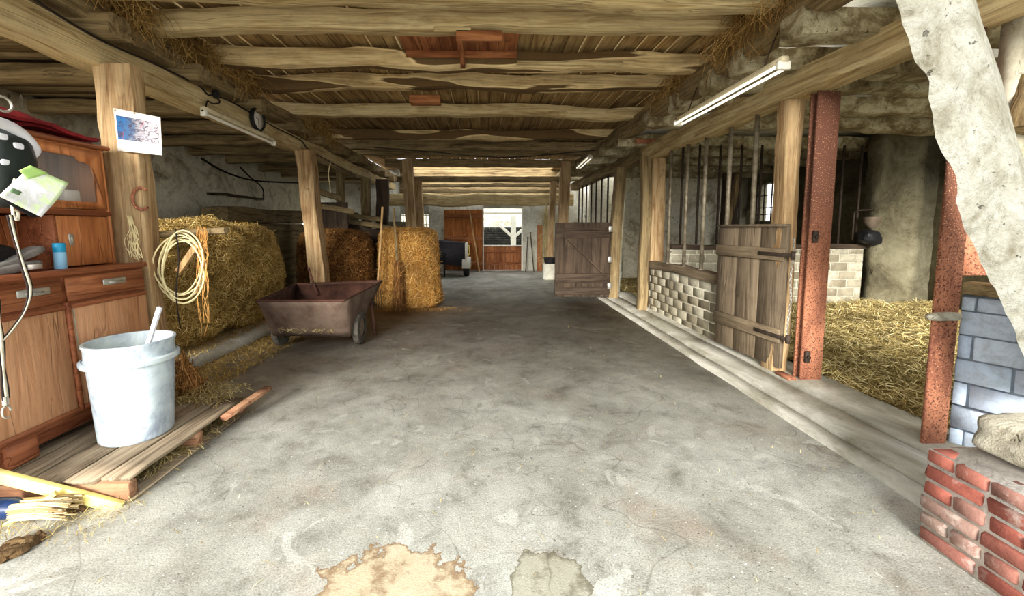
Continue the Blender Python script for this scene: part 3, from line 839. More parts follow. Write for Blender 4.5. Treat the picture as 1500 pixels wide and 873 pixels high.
m = MB(); m.beam((3.04, 4.25, .86), (3.04, 7.3, .86), .2, .11, 3, .02)
m.build('wall_sill_timber', 'railY', label='dark timber sill on the low block wall under the pipes', cat='sill', smooth=True)
# cross partition between stalls
m = masonry(7.02, 0, 3.25, 6.66, .0, 1.13, .30, .15, .014, .2, rnd, axis='X', bev=.008)
struct(m, 'wall_partition', ['limebrick', 'mortardim'])
m = MB(); m.beam((3.25, 7.11, 1.17), (6.7, 7.11, 1.17), .2, .08, 4, .01)
m.build('partition_rail', 'darkX', label='dark timber rail on the block partition across the stalls', cat='rail')

# plaster pier at the stable wall
m = MB()
a = at(1292, 300, Y=6.8).x; b = at(1386, 300, Y=6.95).x
rings = []
for i in range(17):
    z = 3.2 * i / 16; j = lambda q: .05 * fbm(q, z * 2.2, 1, 4)
    rings.append([(a + .02 + j(1), 6.86 + j(2), z), (a + .45, 6.84 + j(3), z), (a + .47, 6.76 + j(4), z), (a + .66, 6.76 + j(5), z), (a + .68, 6.84 + j(6), z), (ROUT + .2, 6.86 + j(7), z), (ROUT + .2, 7.24, z), (a + .1 + j(8), 7.24, z)])
m.loft(rings); struct(m, 'wall_pier', 'damp')

# bluish painted block wall beside the near rust column
m = masonry(0, 0, -1.5, 0, 0, 1.06, .36, .16, .012, .16, rnd, bev=.004, recess=.01)
bx_ = at(1393, 600, Y=2.60).x; BW = Matrix.Translation((bx_, 2.60, 0)) @ Matrix.Rotation(R(27), 4, 'Z')
m.v = [tuple(BW @ Vector(p)) for p in m.v]
struct(m, 'wall_blue', ['blueblock', 'mortarblue'])
m = MB(); m.beam(BW @ Vector((.07, -1.5, 1.10)), BW @ Vector((.07, 0, 1.10)), .2, .075, 8, .01)
m.build('wall_ledge', 'brownY', label='brown timber ledge capping the blue block wall', cat='ledge', smooth=True)

# red brick pier
m = MB(); m.mat(1); m.box((2.101, .65, 0), (2.98, 1.803, .462)); m.mat(0)
rnd = random.Random(21); ch = .0775
for k in range(6):
    z = k * ch + .012; stretcher = k % 2 == 0
    if k == 0: hh = ch - .012
    for face in range(2):
        t = .64
        L = .24 if stretcher else .125
        y = 1.81 - rnd.uniform(0, .008)
        if k % 2 == 0 and False: pass
        first = True
        while y > .7:
            l = L - .012
            if k == 4 - 4 and first: l *= 1
            if face == 0:
                m.box((2.09 + rnd.uniform(-.006, .006), y - l, z), (2.2, y, z + ch - .016), .009, .0035, rnd)
            y -= L; first = False
    # far side headers
    x = 2.21
    while x < 2.9:
        m.box((x, 1.72, z), (x + .225, 1.815 + rnd.uniform(-.004, .004), z + ch - .016), .007, .003, rnd); x += .237
# capping course, dusty
struct(m, 'wall_brick_pier', ['redbrick', 'mortar'])
m = MB(); m.mat(0); rnd = random.Random(4)
q = at(1420, 690, X=2.3)
m.lump((2.52, 1.45, .56), (.5, .66, .17), 9, .03, 3.5, 16, 3)
m.build('stone_block', 'stone', label='rough whitish stone block on top of the red brick pier', cat='stone', smooth=True)

# ------------------------------------------------------------------ big white brace
left = [(1314, -30), (1320, 0), (1333, 45), (1345, 85), (1358, 100), (1368, 118), (1366, 140), (1374, 172), (1380, 205), (1386, 228), (1400, 240), (1410, 262), (1412, 285), (1409, 292), (1418, 330), (1430, 358), (1447, 388), (1462, 420), (1480, 452), (1498, 500), (1515, 545), (1530, 600)]
right = [(1640, 600), (1600, 500), (1560, 400), (1530, 320), (1500, 240), (1486, 200), (1478, 165), (1463, 100), (1446, 45), (1436, 15), (1425, -30)]
YB = 2.0
pf = [at(x, y, Y=YB) for x, y in left + right]
m = MB()
n_ = len(pf); c_ = sum((p for p in pf), Vector()) / n_
# subdivided lengthwise so the faces can be uneven
NL, NR = len(left), len(right)
def samp(lst, t):
    pts = [at(x, y, Y=YB) for x, y in lst]; Ls = [0]
    for i in range(1, len(pts)): Ls.append(Ls[-1] + (pts[i] - pts[i - 1]).length)
    d = t * Ls[-1]
    for i in range(1, len(pts)):
        if d <= Ls[i] or i == len(pts) - 1:
            f = (d - Ls[i - 1]) / max(1e-6, Ls[i] - Ls[i - 1]); return pts[i - 1].lerp(pts[i], min(1, f))
rr = list(reversed(right)); rings = []
for i in range(61):
    t = i / 60; A = samp(left, t); B = samp(rr, t); ring = []
    for k in range(9):
        u = k / 8; p = A.lerp(B, u)
        e = .02 * (1 if k in (0, 8) else 0)
        ring.append((p.x, YB + e - .012 * fbm(p.x * 6, p.z * 6, 2, 4), p.z))
    for k in range(8, -1, -1):
        u = k / 8; p = A.lerp(B, u); ring.append((p.x * 1.075 + .01, YB + .14, p.z))
    rings.append(ring)
m.loft(rings); m.build('diagonal_brace', 'limebrace', label='big white limed diagonal brace with a ragged edge at the upper right', cat='timber brace', smooth=True)
m = MB(); q = at(1497, 148, Y=2.38)
m.beam((q.x + .02, 2.38, q.z - .16), (q.x + .1, 2.38, q.z + .16), .14, .12, 3, .02, up=(0, 1, 0)); m.build('timber_stub', 'brownZ', label='short dark timber stub on the cream wall behind the white brace', cat='timber', smooth=True)

# ------------------------------------------------------------------ pipes (vertical bars)
GP = 'vertical pipes above the low block wall'
proto = None
for i, px in enumerate((981, 1005, 1031, 1066, 1103)):
    p = at(px, 300, X=3.04)
    if proto is None:
        m = MB(); m.cyl((p.x, p.y, .915), (p.x, p.y, 2.75), .026, n=12); m.lathe((p.x, p.y, .915), [(.04, 0), (.04, .012)], 12)
        proto = m.build('steel_pipe', 'steel', smooth=False); o = proto
    else:
        o = proto.copy(); COL.objects.link(o); o.location = (p.x, p.y, .915)
    tag(o, '%s vertical pipe above the low block wall counted from the near half door' % ordinal(4 - i), 'pipe', GP)
proto = None
for i, px in enumerate((998, 1022, 1052, 1083, 1112, 1138, 1231, 1257)):
    p = at(px, 300, Y=7.11)
    if proto is None:
        m = MB(); m.cyl((p.x, p.y, 1.21), (p.x, p.y, 2.93), .02, n=10)
        proto = m.build('steel_pipe', 'darksteel'); o = proto
    else: o = proto.copy(); COL.objects.link(o); o.location = (p.x, p.y, 1.21)
    tag(o, '%s thin dark pipe of the cross partition counted from the aisle' % ordinal(i), 'pipe', 'thin pipes on the cross partition')
proto = None
for i, px in enumerate((848, 853, 859, 866, 873, 881, 890)):
    p = at(px, 300, X=2.95)
    if proto is None:
        m = MB(); m.cyl((p.x, p.y, 1.1), (p.x, p.y, 2.76), .022, n=8); proto = m.build('steel_pipe', 'darksteel'); o = proto
    else: o = proto.copy(); COL.objects.link(o); o.location = (p.x, p.y, 1.1)
    tag(o, '%s thin pipe behind the far dark door counted from the far end' % ordinal(i), 'pipe', 'pipes behind the far dark door')
m = masonry(2.95, 0, 9.2, 13.5, 0, 1.1, .3, .15, .014, .14, random.Random(3)); struct(m, 'wall_rear_stall', ['limebrick', 'mortardim'])
# leaning pole in the stall
a, b = at(1082, 256, Y=8.4), at(1062, 345, Y=8.4); b = b + (b - a) * (b.z - .04) / (a.z - b.z)
m = MB(); m.beam(b, a, .1, .1, 4, .01); m.build('leaning_pole', 'brownZ', label='pale pole leaning behind the pipes beside the barred window', cat='pole', smooth=True)
# damp rear cross wall behind bars
m = MB(); m.box((4.1, 11.95, 0), (ROUT, 12.1, 3.15)); m.box((3.2, 12.4, 0), (4.1, 12.6, 3.15)); struct(m, 'wall_stable_rear', 'plaster')
m = MB(); q = at(1068, 300, Y=11.2); m.beam((q.x, 11.2, 0), (q.x, 11.2, 3.0), .35, .25, 9, .01, up=(0, 1, 0)); m.build('timber_post', 'darkZ', label='broad dark post deep behind the pipes', cat='post', smooth=True)

# automatic drinker with white bowl in the near stall
q = at(1274, 325, Y=6.9)
t = thing('stable_drinker', 'white bowl with dark bucket hanging on the rear corner of the straw stall', 'drinker', (q.x, q.y, q.z - .3))
m = MB(); m.lathe((q.x, 6.86, q.z - .02), [(.05, -.08), (.11, 0), (.13, .1), (.12, .1), (.1, .02), (.02, -.05)], 20); m.build('bowl', 'hub', t, smooth=True)
m = MB(); m.lump((q.x - .02, 6.84, q.z - .26), (.3, .2, .24), 3, .04, 5, 8); m.build('bucket', 'black', t, smooth=True)
m = MB(); m.tube([(q.x - .22, 6.97, q.z - .3), (q.x - .22, 6.97, q.z + .16), (q.x - .15, 6.97, q.z + .2), (q.x + .2, 6.97, q.z + .22)], .014); m.build('pipe', 'darksteel', t)

# ------------------------------------------------------------------ half doors
def plank_door(name, lab, W, H, th, nplanks, mt, rails, rail_mt, parent_loc, ux, z0, brace=None, nrm=None, fit=True):
    """door in the vertical plane through parent_loc along unit vector ux; nrm = visible side"""
    t = thing(name, lab, 'door', parent_loc)
    base = Vector(parent_loc); ux = Vector(ux).normalized(); n = Vector(nrm).normalized()
    X = Matrix(((ux.x, n.x, 0, base.x), (ux.y, n.y, 0, base.y), (0, 0, 1, 0), (0, 0, 0, 1)))
    m = MB(); m.X = X; rn = random.Random(W * 100); x = 0
    for i in range(nplanks):
        w = W / nplanks
        m.box((x + .0005, -th + rn.uniform(-.002, .002), z0 + rn.uniform(0, .012)), (x + w - .0005, rn.uniform(-.002, .002), z0 + H + rn.uniform(-.012, 0)), .0025); x += w
    m.build('plank_leaf', mt, t)
    for (z, h) in rails:
        m = MB(); m.X = X; m.box((0.0, .003, z), (W, .03, z + h), .005, .002, rn)
        m.build('rail', rail_mt, t)
    if brace:
        m = MB(); (xa, za), (xb, zb) = brace
        m.X = X; m.beam((xa, .018, za), (xb, .018, zb), .1, .028, 2, .004, up=(0, 0, 1)); m.build('brace', rail_mt, t)
    return t, X
# near door, opened back along the block wall
hx, hy = 3.0, 3.9
t, X = plank_door('stall_door', 'grey brown half door on a chain, swung back against the block wall', 1.0, 1.42, .035, 3, 'door', ((.36, .14), (1.18, .12)), 'railY', (hx - .07, hy, 0), (-.1, 1, 0), .10, nrm=(-1, -.1, 0))
for z in (.43, 1.24):
    m = MB(); m.X = X; m.box((-.09, .03, z - .02), (.32, .038, z + .02), .003); m.cyl((-.1, .02, z - .04), (-.1, .02, z + .04), .02); m.build('hinge', 'darksteel', t)
m = MB(); m.X = X; m.box((0, -.04, 1.515), (1.0, .035, 1.54), .006); m.build('top_strip', 'door', t)
# chain
m = MB(); ch_top = at(1161, 352, Y=3.84)
for i in range(34):
    z = ch_top.z - .03 * i; x = hx - .05 + .008 * math.sin(i * .4); y = hy - .06
    pts = []
    for k in range(8):
        a = 2 * math.pi * k / 8; u, w = .009 * math.cos(a), .02 * math.sin(a)
        pts.append((x + (u if i % 2 else 0), y + (0 if i % 2 else u), z + w))
    m.tube(pts, .0035, 5, closed=True)
m.build('hanging_chain', 'bright', label='steel chain hanging beside the near half door hinge', cat='chain')
# far door, standing across the kerb
ax, bx = at(813, 434, Y=8.38).x, at(893, 434, Y=8.38).x
t, X = plank_door('stall_door', 'dark planked half door standing open across the kerb, far right', bx - ax, 1.56, .04, 6, 'darkZ', ((.12, .16), (.36, .2), (1.30, .2)), 'darkX', (ax, 8.42, 0), (1, 0, 0), .06, brace=((.16, 1.36), (1.05, .5)), nrm=(0, -1, 0))
for z in (.3, .85, 1.48):
    m = MB(); m.X = X; m.box((bx - ax - .05, .03, z - .06), (bx - ax + .03, .045, z + .06), .003); m.build('hinge', 'bright', t)

# far end: open barn door and closed half door
a, b = at(651, 397, Y=YE - .1).x, at(707, 397, Y=YE - .1).x
t, X = plank_door('barn_door', 'tall orange brown barn door folded back on the far wall', b - a, 2.1, .05, 7, 'bigdoor', ((.2, .14), (1.1, .12), (1.85, .14)), 'redX', (a, YE - .1, 0), (1, 0, 0), .04, brace=((.5, 1.0), (1.2, 1.8)), nrm=(0, -1, 0))
t2 = thing('half_door', 'brown half door closing the lower part of the far opening', 'door', ((dx0 + dx1) / 2, YE + .1, 0))
hz = at(738, 361, Y=YE).z
m = MB(); w = (dx1 - dx0) / 7
for i in range(7): m.box((dx0 + i * w + .003, YE + .08, .03), (dx0 + (i + 1) * w - .003, YE + .12, hz), .003)
m.build('plank_leaf', 'redZ', t2)
for z in (.2, .62):
    m = MB(); m.box((dx0 + .02, YE + .05, z), (dx1 - .02, YE + .079, z + .1), .003); m.build('rail', 'redX', t2)
m = MB(); m.box((dx0, YE + .04, hz), (dx1, YE + .14, hz + .045), .006); m.build('cap', 'white', t2)
for k, x in enumerate((dx0, dx1)):
    m = MB(); m.box((x - .035, YE - .02, 0), (x + .02, YE + .03, zt), .004); struct(m, 'trim_%d' % (k + 1), 'white')
# pole leaning on the barn door
a, b = at(688, 308, Y=YE - .2), at(702, 398, Y=YE - .45)
m = MB(); m.beam(b, a, .05, .05, 3, .004); m.build('leaning_pole', 'handlewood', label='long pale pole leaning on the orange barn door', cat='pole', smooth=True)

# ------------------------------------------------------------------ ceiling hatch
t = thing('ceiling_hatch', 'reddish boarded hatch hung under the pale beams', 'hatch', (0, 4.5, 3.2))
a, b = at(591, 75, Y=4.55), at(757, 75, Y=4.55)
n = 6; w = (b.x - a.x) / n
m = MB()
for i in range(n): m.box((a.x + i * w + .003, 4.08, 3.40), (a.x + (i + 1) * w - .003, 4.62, 3.425), .003)
m.build('panel', 'redY', t)
a2, b2 = at(595, 88, Y=4.60), at(757, 88, Y=4.60)
m = MB(); m.box((a2.x, 4.59, 3.33), (b2.x, 4.62, 3.40), .004); m.build('rail', 'redX', t)
a3, b3 = at(668, 50, Y=3.87), at(736, 50, Y=3.87)
m = MB(); m.box((a3.x, 3.852, at(700, 60, Y=3.87).z), (b3.x, 3.882, at(700, 45, Y=3.87).z), .004); m.build('block', 'redX', t)
m = MB(); m.beam((at(672, 60, Y=3.87).x, 3.88, 3.255), (at(678, 92, Y=4.6).x, 4.66, 3.258), .05, .04, 1, .004); m.build('strap_board', 'redY', t)
a4, b4 = at(600, 145, Y=5.48), at(645, 145, Y=5.48)
m = MB(); m.box((a4.x, 5.44, at(620, 151, Y=5.48).z), (b4.x, 5.60, at(620, 140, Y=5.48).z), .004)
m.build('nailed_block', 'redX', label='small reddish block nailed on the bark tongued beam', cat='wood block')
a5, b5 = at(636, 44, Y=3.87), at(690, 44, Y=3.87)
m = MB(); m.box((a5.x, 3.852, at(650, 47, Y=3.87).z), (b5.x, 3.882, at(650, 40, Y=3.87).z), .003); m.build('nailed_lath', 'beamX', label='short pale lath nailed beside the reddish block on the thick beam', cat='lath')
a5, b5 = at(757, 92, Y=4.62), at(912, 95, Y=4.62)
m = MB(); m.box((a5.x, 4.605, a5.z - .02), (b5.x, 4.635, a5.z + .02), .003); m.build('nailed_lath', 'beamX', label='long pale lath fixed along the beam right of the reddish hatch', cat='lath')

# ------------------------------------------------------------------ lamps, clock, cables
def batten_lamp(x, y0, y1, z0, z1, lab, tubes=1):
    t = thing('strip_light', lab, 'strip light', (x, (y0 + y1) / 2, (z0 + z1) / 2), 'fluorescent strip lights')
    d = Vector((0, y1 - y0, z1 - z0))
    m = MB(); m.beam((x, y0, z0), (x, y1, z1), .06, .045, 1, 0, round_=.3, rough=0); m.build('housing', 'fixture', t)
    for s_ in ((0,) if tubes == 1 else (-1, 1)):
        m = MB(); m.cyl((x + s_ * .045 + (.0 if tubes == 1 else 0), y0 + .04, z0 - .05), (x + s_ * .045, y1 - .04, z1 - .05), .013 if tubes > 1 else .017, n=14); m.build('tube', 'tube' if tubes == 1 else 'tubelit', t, smooth=True)
    for yy, zz in ((y0 + .02, z0), (y1 - .02, z1)):
        m = MB(); m.box((x - .03 - .02 * (tubes > 1), yy - .02, zz - .075), (x + .03 + .02 * (tubes > 1), yy + .02, zz - .01), .006); m.build('socket', 'white', t)
    if x > 0:
        for yy in (y0 + .25, y1 - .25):
            zz = z0 + (z1 - z0) * (yy - y0) / (y1 - y0); m = MB(); m.cyl((x, yy, zz + .02), (x + .1, yy, 3.09), .006, n=6); m.build('hanger', 'darksteel', t)
    return t
p = at(297, 163, X=-2.93); q = at(402, 209, X=-2.93)
batten_lamp(-2.93, p.y, q.y, p.z + .03, q.z + .03, 'strip light under the left lengthwise beam, beside the clock')
p = at(1150, 92, X=2.3); q = at(992, 180, X=2.3)
batten_lamp(2.3, p.y, q.y, p.z + .03, q.z + .03, 'strip light with two bare tubes under the limewashed joists', 2)
p = at(865, 229, X=2.3); q = at(847, 245, X=2.3)
batten_lamp(2.3, p.y, q.y, p.z + .03, q.z + .03, 'distant strip light above the far dark door', 2)

c = at(376, 175, X=-2.945)
t = thing('wall_clock', 'round black rimmed clock with white dial on the left lengthwise beam', 'clock', (c.x, c.y, c.z - .14))
m = MB(); m.lathe((c.x, c.y, c.z), [(.14, -.015), (.15, 0), (.15, .03), (.138, .042), (.125, .036), (.122, .018), (.02, .018)], 40, 'X'); m.build('rim', 'black', t, smooth=True)
m = MB(); m.lathe((c.x, c.y, c.z), [(.001, .0185), (.123, .0185), (.123, .0205), (.001, .0205)], 36, 'X'); m.build('dial', 'paper', t)
m = MB(); m.box((c.x + .022, c.y - .004, c.z - .085), (c.x + .025, c.y + .004, c.z + .01)); m.build('minute_hand', 'black', t)
m = MB(); m.beam((c.x + .026, c.y, c.z), (c.x + .026, c.y - .06, c.z + .012), .008, .003, 0, 0, rough=0); m.build('hour_hand', 'black', t)
for k in range(12):
    a = 2 * math.pi * k / 12; y, z = math.sin(a), math.cos(a)
    m = MB(); m.beam((c.x + .022, c.y + y * .1, c.z + z * .1), (c.x + .022, c.y + y * .115, c.z + z * .115), .006, .002, 0, 0, seg=1, rough=0); m.build('hour_mark', 'black', t)

def cable(name, pts, r, mat, lab, cat='cable', n=6, sub=5, sag=0):
    P = [Vector(p) for p in pts]; out = []
    for i in range(len(P) - 1):
        p0 = P[max(i - 1, 0)]; p1 = P[i]; p2 = P[i + 1]; p3 = P[min(i + 2, len(P) - 1)]
        for k in range(sub):
            t = k / sub
            out.append(.5 * ((2 * p1) + (p2 - p0) * t + (2 * p0 - 5 * p1 + 4 * p2 - p3) * t * t + (3 * p1 - p0 - 3 * p2 + p3) * t ** 3))
    out.append(P[-1]); m = MB(); m.tube(out, r, n)
    if name is None: return m
    return m.build(name, mat, label=lab, cat=cat, smooth=True)
BX = -2.955
cable('power_cable', [at(x, y, X=BX) for x, y in ((40, -8), (95, 28), (155, 62), (215, 88), (265, 112), (292, 126), (305, 139), (314, 140), (345, 152), (400, 185), (440, 205), (452, 219), (480, 235), (520, 258))], .009, 'cable', 'black cable running along the near left lengthwise beam')
t = thing('junction_box', 'round black junction box on the left beam above the strip light', 'junction box', at(314, 138, X=BX))
c = at(314, 138, X=-2.95); m = MB(); m.lathe((c.x, c.y, c.z), [(.045, 0), (.048, .03), (.03, .04), (.001, .04)], 18, 'X'); m.build('cap', 'black', t, smooth=True)
m = cable(None, [at(x, y, X=-2.93) for x, y in ((318, 143), (322, 150), (312, 152), (304, 148), (301, 158), (296, 162))], .008, None, None); m.build('lead', 'cable', t)
cable('drooping_cable', [at(x, y, X=-5.70) for x, y in ((295, 232), (330, 252), (370, 264), (410, 267), (440, 268))], .022, 'cable', 'dark cable drooping across the left rear wall')
t = cable('tied_cords', [at(x, y, X=-5.68) for x, y in ((352, 245), (365, 258), (384, 275), (386, 290))], .016, 'cable', 'dark knotted cords hanging from the drooping cable', 'cord')
# hanging cords from the left beam further in
cable('hanging_twine', [at(x, y, X=-3.0) for x, y in ((484, 238), (481, 255), (483, 270), (484, 282))], .01, 'rope', 'pale twine hanging beside the split faced post', 'twine')
cable('aisle_cable', [at(x, y, Y=9.0) for x, y in ((548, 216), (640, 223), (700, 229), (760, 230), (850, 222), (900, 218))], .01, 'cable', 'thin cable sagging across the aisle under the beams')

# ------------------------------------------------------------------ hay on the plates
def tuft(name, pts, n, L, mat, core, lab, cat='hay', seed=1, spread=.12, drop=.5):
    rng = np.random.default_rng(seed); V = []
    P = [np.array(p) for p in pts]
    for i in range(n):
        k = rng.integers(0, len(P) - 1); t = rng.random(); p = P[k] * (1 - t) + P[k + 1] * t
        p = p + rng.normal(size=3) * spread * np.array([1, 1, .7])
        d = rng.normal(size=3) * .7; d[2] -= drop * 2; d /= np.linalg.norm(d)
        l = L * (.4 + rng.random()); w = np.cross(d, rng.normal(size=3)); w /= np.linalg.norm(w); w *= .0022
        b = rng.normal(size=3) * l * .15
        V += [p - w, p + w, p + d * l / 2 + b - w, p + d * l / 2 + b + w, p + d * l - w * .5, p + d * l + w * .5]
    m = MB(); m.blades(np.array(V), 0)
    m.v = [tuple(P[0]), tuple(P[0] + .001), tuple(P[0] + np.array([0, .001, 0]))]; m.f = [(0, 1, 2)]; m.mi = [0]
    return m.build(name, [mat], label=lab, cat=cat, kind='stuff')
tuft('hanging_hay', [(-3.0, 3.45, 3.42), (-3.0, 3.8, 3.36)], 1500, .22, 'tufthay', 0, 'first tuft of dry hay hanging over the left plate, between the front cross beams', seed=1, spread=.08)
tuft('hanging_hay', [(-3.0, 4.15, 3.42), (-2.98, 4.6, 3.34)], 1500, .24, 'tufthay', 0, 'second tuft of dry hay hanging over the left plate', seed=2, spread=.08)
tuft('hanging_hay', [(-3.0, 5.0, 3.42), (-3.0, 5.6, 3.34)], 1000, .22, 'tufthay', 0, 'third dim tuft of hay on the left plate, under the bark patched beams', seed=3, spread=.08)
tuft('hanging_hay', [(-2.98, 7.0, 3.35), (-2.95, 8.0, 3.3)], 1200, .3, 'tufthay', 0, 'furthest tuft of hay on the left plate, above the split faced post', seed=4, spread=.1)
tuft('hanging_hay', [(2.42, 3.2, 3.46), (2.38, 4.1, 3.34)], 3200, .26, 'tufthay', 0, 'big tuft of brown hay spilling over the right plate', seed=5, spread=.085)
tuft('hanging_hay', [(2.45, 4.8, 3.4), (2.4, 5.8, 3.32)], 1000, .2, 'tufthay', 0, 'small tuft of hay further along the right plate', seed=6, spread=.08)

# ------------------------------------------------------------------ bales
side = lambda C, N: (N[:, 2] > -.4)
# big pale hay bale, left bay, two stacked layers in one block
m = MB(); m.lump((-4.12, 5.30, .80), (1.75, 3.40, 1.5), 5, .13, 2.0, 26, 5, flat=.1)
m.fuzz(46000, .11, .0022, 1, lift=.35, seed=3, keep=lambda C, N: (C[:, 0] > -4.9) & (N[:, 2] > -.5), off=.035, stand=.35)
m.build('hay_bale', ['haycore', 'hay'], label='large shaggy greenish hay bale behind the coiled cord, between the two near left posts', cat='hay bale', smooth=True)
m = MB(); a = math.pi
prof = [(.0, .0), (.60, 0), (.66, .06), (.68, .5), (.66, 1.15), (.6, 1.34), (.3, 1.42), (.0, 1.42)]
m.lathe((-2.98, 8.3, .0), [(max(r, .01), z) for r, z in prof], 40); m.fuzz(15000, .13, .0026, 1, lift=.4, seed=4, off=.05, stand=.4, keep=lambda C, N: C[:, 1] < 8.5)
m.build('round_hay_bale', ['browncore', 'brownhay'], label='dark brown round hay bale behind the cart', cat='hay bale')
pc = at(592, 452, Z=0)
m = MB(); prof = [(.01, 0), (.60, 0), (.64, .08), (.58, .5), (.56, 1.1), (.53, 1.4), (.4, 1.46), (.01, 1.46)]
m.lathe((pc.x, pc.y + .6, 0), prof, 48); m.fuzz(17000, .12, .0024, 1, lift=.25, seed=6, off=.03, stand=.3, zbias=(1, 1, 1.2), keep=lambda C, N: C[:, 1] < pc.y + .9)
m.build('round_straw_bale', ['strawcore', 'straw'], label='golden round straw bale standing upright with broom and fork leaning on it', cat='straw bale')
BC = Vector((pc.x, pc.y + .6, 0))
# scatter
def scatter(nm, poly_fn, n, L, mat, lab, z=.004, seed=1, core=None, W=.0022, cat='straw'):
    rng = np.random.default_rng(seed); V = []
    for i in range(n):
        x, y, zz = poly_fn(rng); a = rng.random() * math.tau; d = np.array([math.cos(a), math.sin(a), rng.normal() * .12]); l = L * (.3 + rng.random())
        w = np.array([-math.sin(a), math.cos(a), 0]) * W; p = np.array([x, y, zz + z + rng.random() * .012]); b = np.array([0, 0, .006 + abs(d[2]) * l]) + np.array([-math.sin(a), math.cos(a), 0]) * l * rng.normal() * .12
        V += [p - w, p + w, p + d * l / 2 + b - w, p + d * l / 2 + b + w, p + d * l - w, p + d * l + w]
    V = np.array(V); V[:, 2] = np.maximum(V[:, 2], z * .5 + (V[:, 2] * 0)); m = MB(); m.v = [tuple(V[0]), tuple(V[1]), tuple(V[2])]; m.f = [(0, 1, 2)]; m.mi = [0]
    m.blades(V, 0); return m.build(nm, [mat], label=lab, cat=cat, kind='stuff')
scatter('loose_hay', lambda r: (-3.05 + r.random() ** 1.4 * .55, 3.45 + r.random() * 2.3, 0), 2600, .12, 'hay', 'loose hay strewn on the floor between the low kerb and the cart', seed=8)
scatter('loose_hay', lambda r: (-3.1 - r.random() * .35, 3.4 + r.random() * 2.9, .13), 1500, .12, 'hay', 'loose hay lying on the low kerb below the big hay bale', seed=9)
scatter('loose_straw', lambda r: (BC.x + r.normal() * .55, BC.y - .62 - abs(r.normal()) * .16, 0), 900, .1, 'straw', 'straw wisps shed around the foot of the golden bale', seed=10)
scatter('floor_litter', lambda r: (-2.9 + r.random() * 1.0, 1.95 + r.random() ** 2 * -.35 + .28, 0), 700, .07, 'bedding', 'chaff and bark bits along the floor in front of the pallet', seed=12, W=.0013)
scatter('floor_straw', lambda r: (r.uniform(-2.6, 2.2), r.uniform(1.4, 8), 0), 420, .05, 'bedding', 'single straws dropped over the concrete floor', seed=13, W=.0014)

# bedding in stalls
def bedding(nm, x0, x1, y0, y1, hfun, n, lab, seed):
    m = MB(); nx, ny = 40, 36; vs = []; fs = []
    for i in range(nx + 1):
        for j in range(ny + 1):
            x = x0 + (x1 - x0) * i / nx; y = y0 + (y1 - y0) * j / ny
            vs.append((x, y, hfun(x, y)))
    for i in range(nx):
        for j in range(ny): fs.append((i * (ny + 1) + j, (i + 1) * (ny + 1) + j, (i + 1) * (ny + 1) + j + 1, i * (ny + 1) + j + 1))
    m._add(vs, fs); m.fuzz(n, .15, .0030, 1, lift=.25, seed=seed, off=.03, stand=.25)
    return m.build(nm, ['bedcore', 'bedding'], label=lab, cat='straw', kind='stuff')
bedding('straw_bedding', 3.36, 7.6, 2.78, 6.72, lambda x, y: .02 + .06 * min(1, (x - 3.36) * 2) + .06 * (fbm(x * 1.5, y * 1.5, 0) + .3) + max(0, (y - 5.2)) * .09, 30000, 'thick straw bedding on the floor of the near stall', 21)
bedding('straw_bedding', 3.2, 7.6, 7.32, 11.8, lambda x, y: .03 + .05 * (fbm(x * 1.5, y * 1.5, 0) + .3), 6000, 'dim straw bedding seen through the rear stall doorway', 22)

# ------------------------------------------------------------------ left bay clutter behind the hay
a, b = at(292, 300, X=-5.2), at(436, 300, X=-5.2)
m = MB(); m.box((-5.45, a.y + .5, .0), (-4.98, b.y, 1.60)); m.beam((-5.2, a.y + .4, 1.76), (-5.2, b.y, 1.80), .5, .3, 7, .03); m.build('timber_trough', 'brownY', label='dark wooden trough lying behind the big hay bale', cat='trough', smooth=True)
m = MB(); m.beam((at(305, 283, X=-5.70)), (at(385, 291, X=-5.70)), .06, .05, 7, .02); m.build('leaning_lath', 'darkY', label='thin dark lath against the rear wall above the dark trough', cat='lath', smooth=True)
a, b = at(462, 300, Y=8.9), at(500, 300, Y=8.9)
t = thing('plank_crate', 'tall dark planked crate standing behind the brown round bale', 'crate', ((a.x + b.x) / 2, 9, 0))
m = MB()
for i in range(5): x = a.x - .1 + i * (b.x - a.x + .2) / 5; m.box((x, 8.95, .0), (x + .16, 9.0, 2.05), .004)
m.build('side_panel', 'darkZ', t)
m = MB(); m.beam((a.x - .15, 8.93, 2.0), (b.x + .25, 8.93, 1.85), .05, .1, 3, .01); m.build('top_rail', 'brownX', t)
proto = None
for i, (x0, y0_, x1, y1_, yy) in enumerate(((497, 322, 585, 336, 9.5), (500, 314, 560, 322, 9.7), (466, 281, 500, 290, 8.7))):
    m = MB(); m.beam(at(x0, y0_, Y=yy), at(x1, y1_, Y=yy + .2), .14, .12, 30 + i, .02, round_=.7)
    m.build('stored_log', 'brownX', label=('thick log stored on top behind the round bales', 'second log stored behind the thick log', 'short log resting on the dark planked crate')[i], cat='log', smooth=True)
t = thing('log_rack', 'low planked rack behind the brown round bale, carrying the logs', 'rack', (-3.0, 9.6, 0))
xa_, xb_ = at(497, 322, Y=9.5).x, at(585, 336, Y=9.7).x
m = MB(); m.loft([[(xa_, 9.45, 0), (xb_ - .1, 9.45, 0), (xb_ - .1, 9.45, at(585, 336, Y=9.6).z - .09), (xa_, 9.45, at(497, 322, Y=9.5).z - .07)], [(xa_, 9.8, 0), (xb_ - .1, 9.8, 0), (xb_ - .1, 9.8, at(585, 336, Y=9.6).z - .09), (xa_, 9.8, at(497, 322, Y=9.5).z - .07)]]); m.build('side_panel', 'darkX', t)
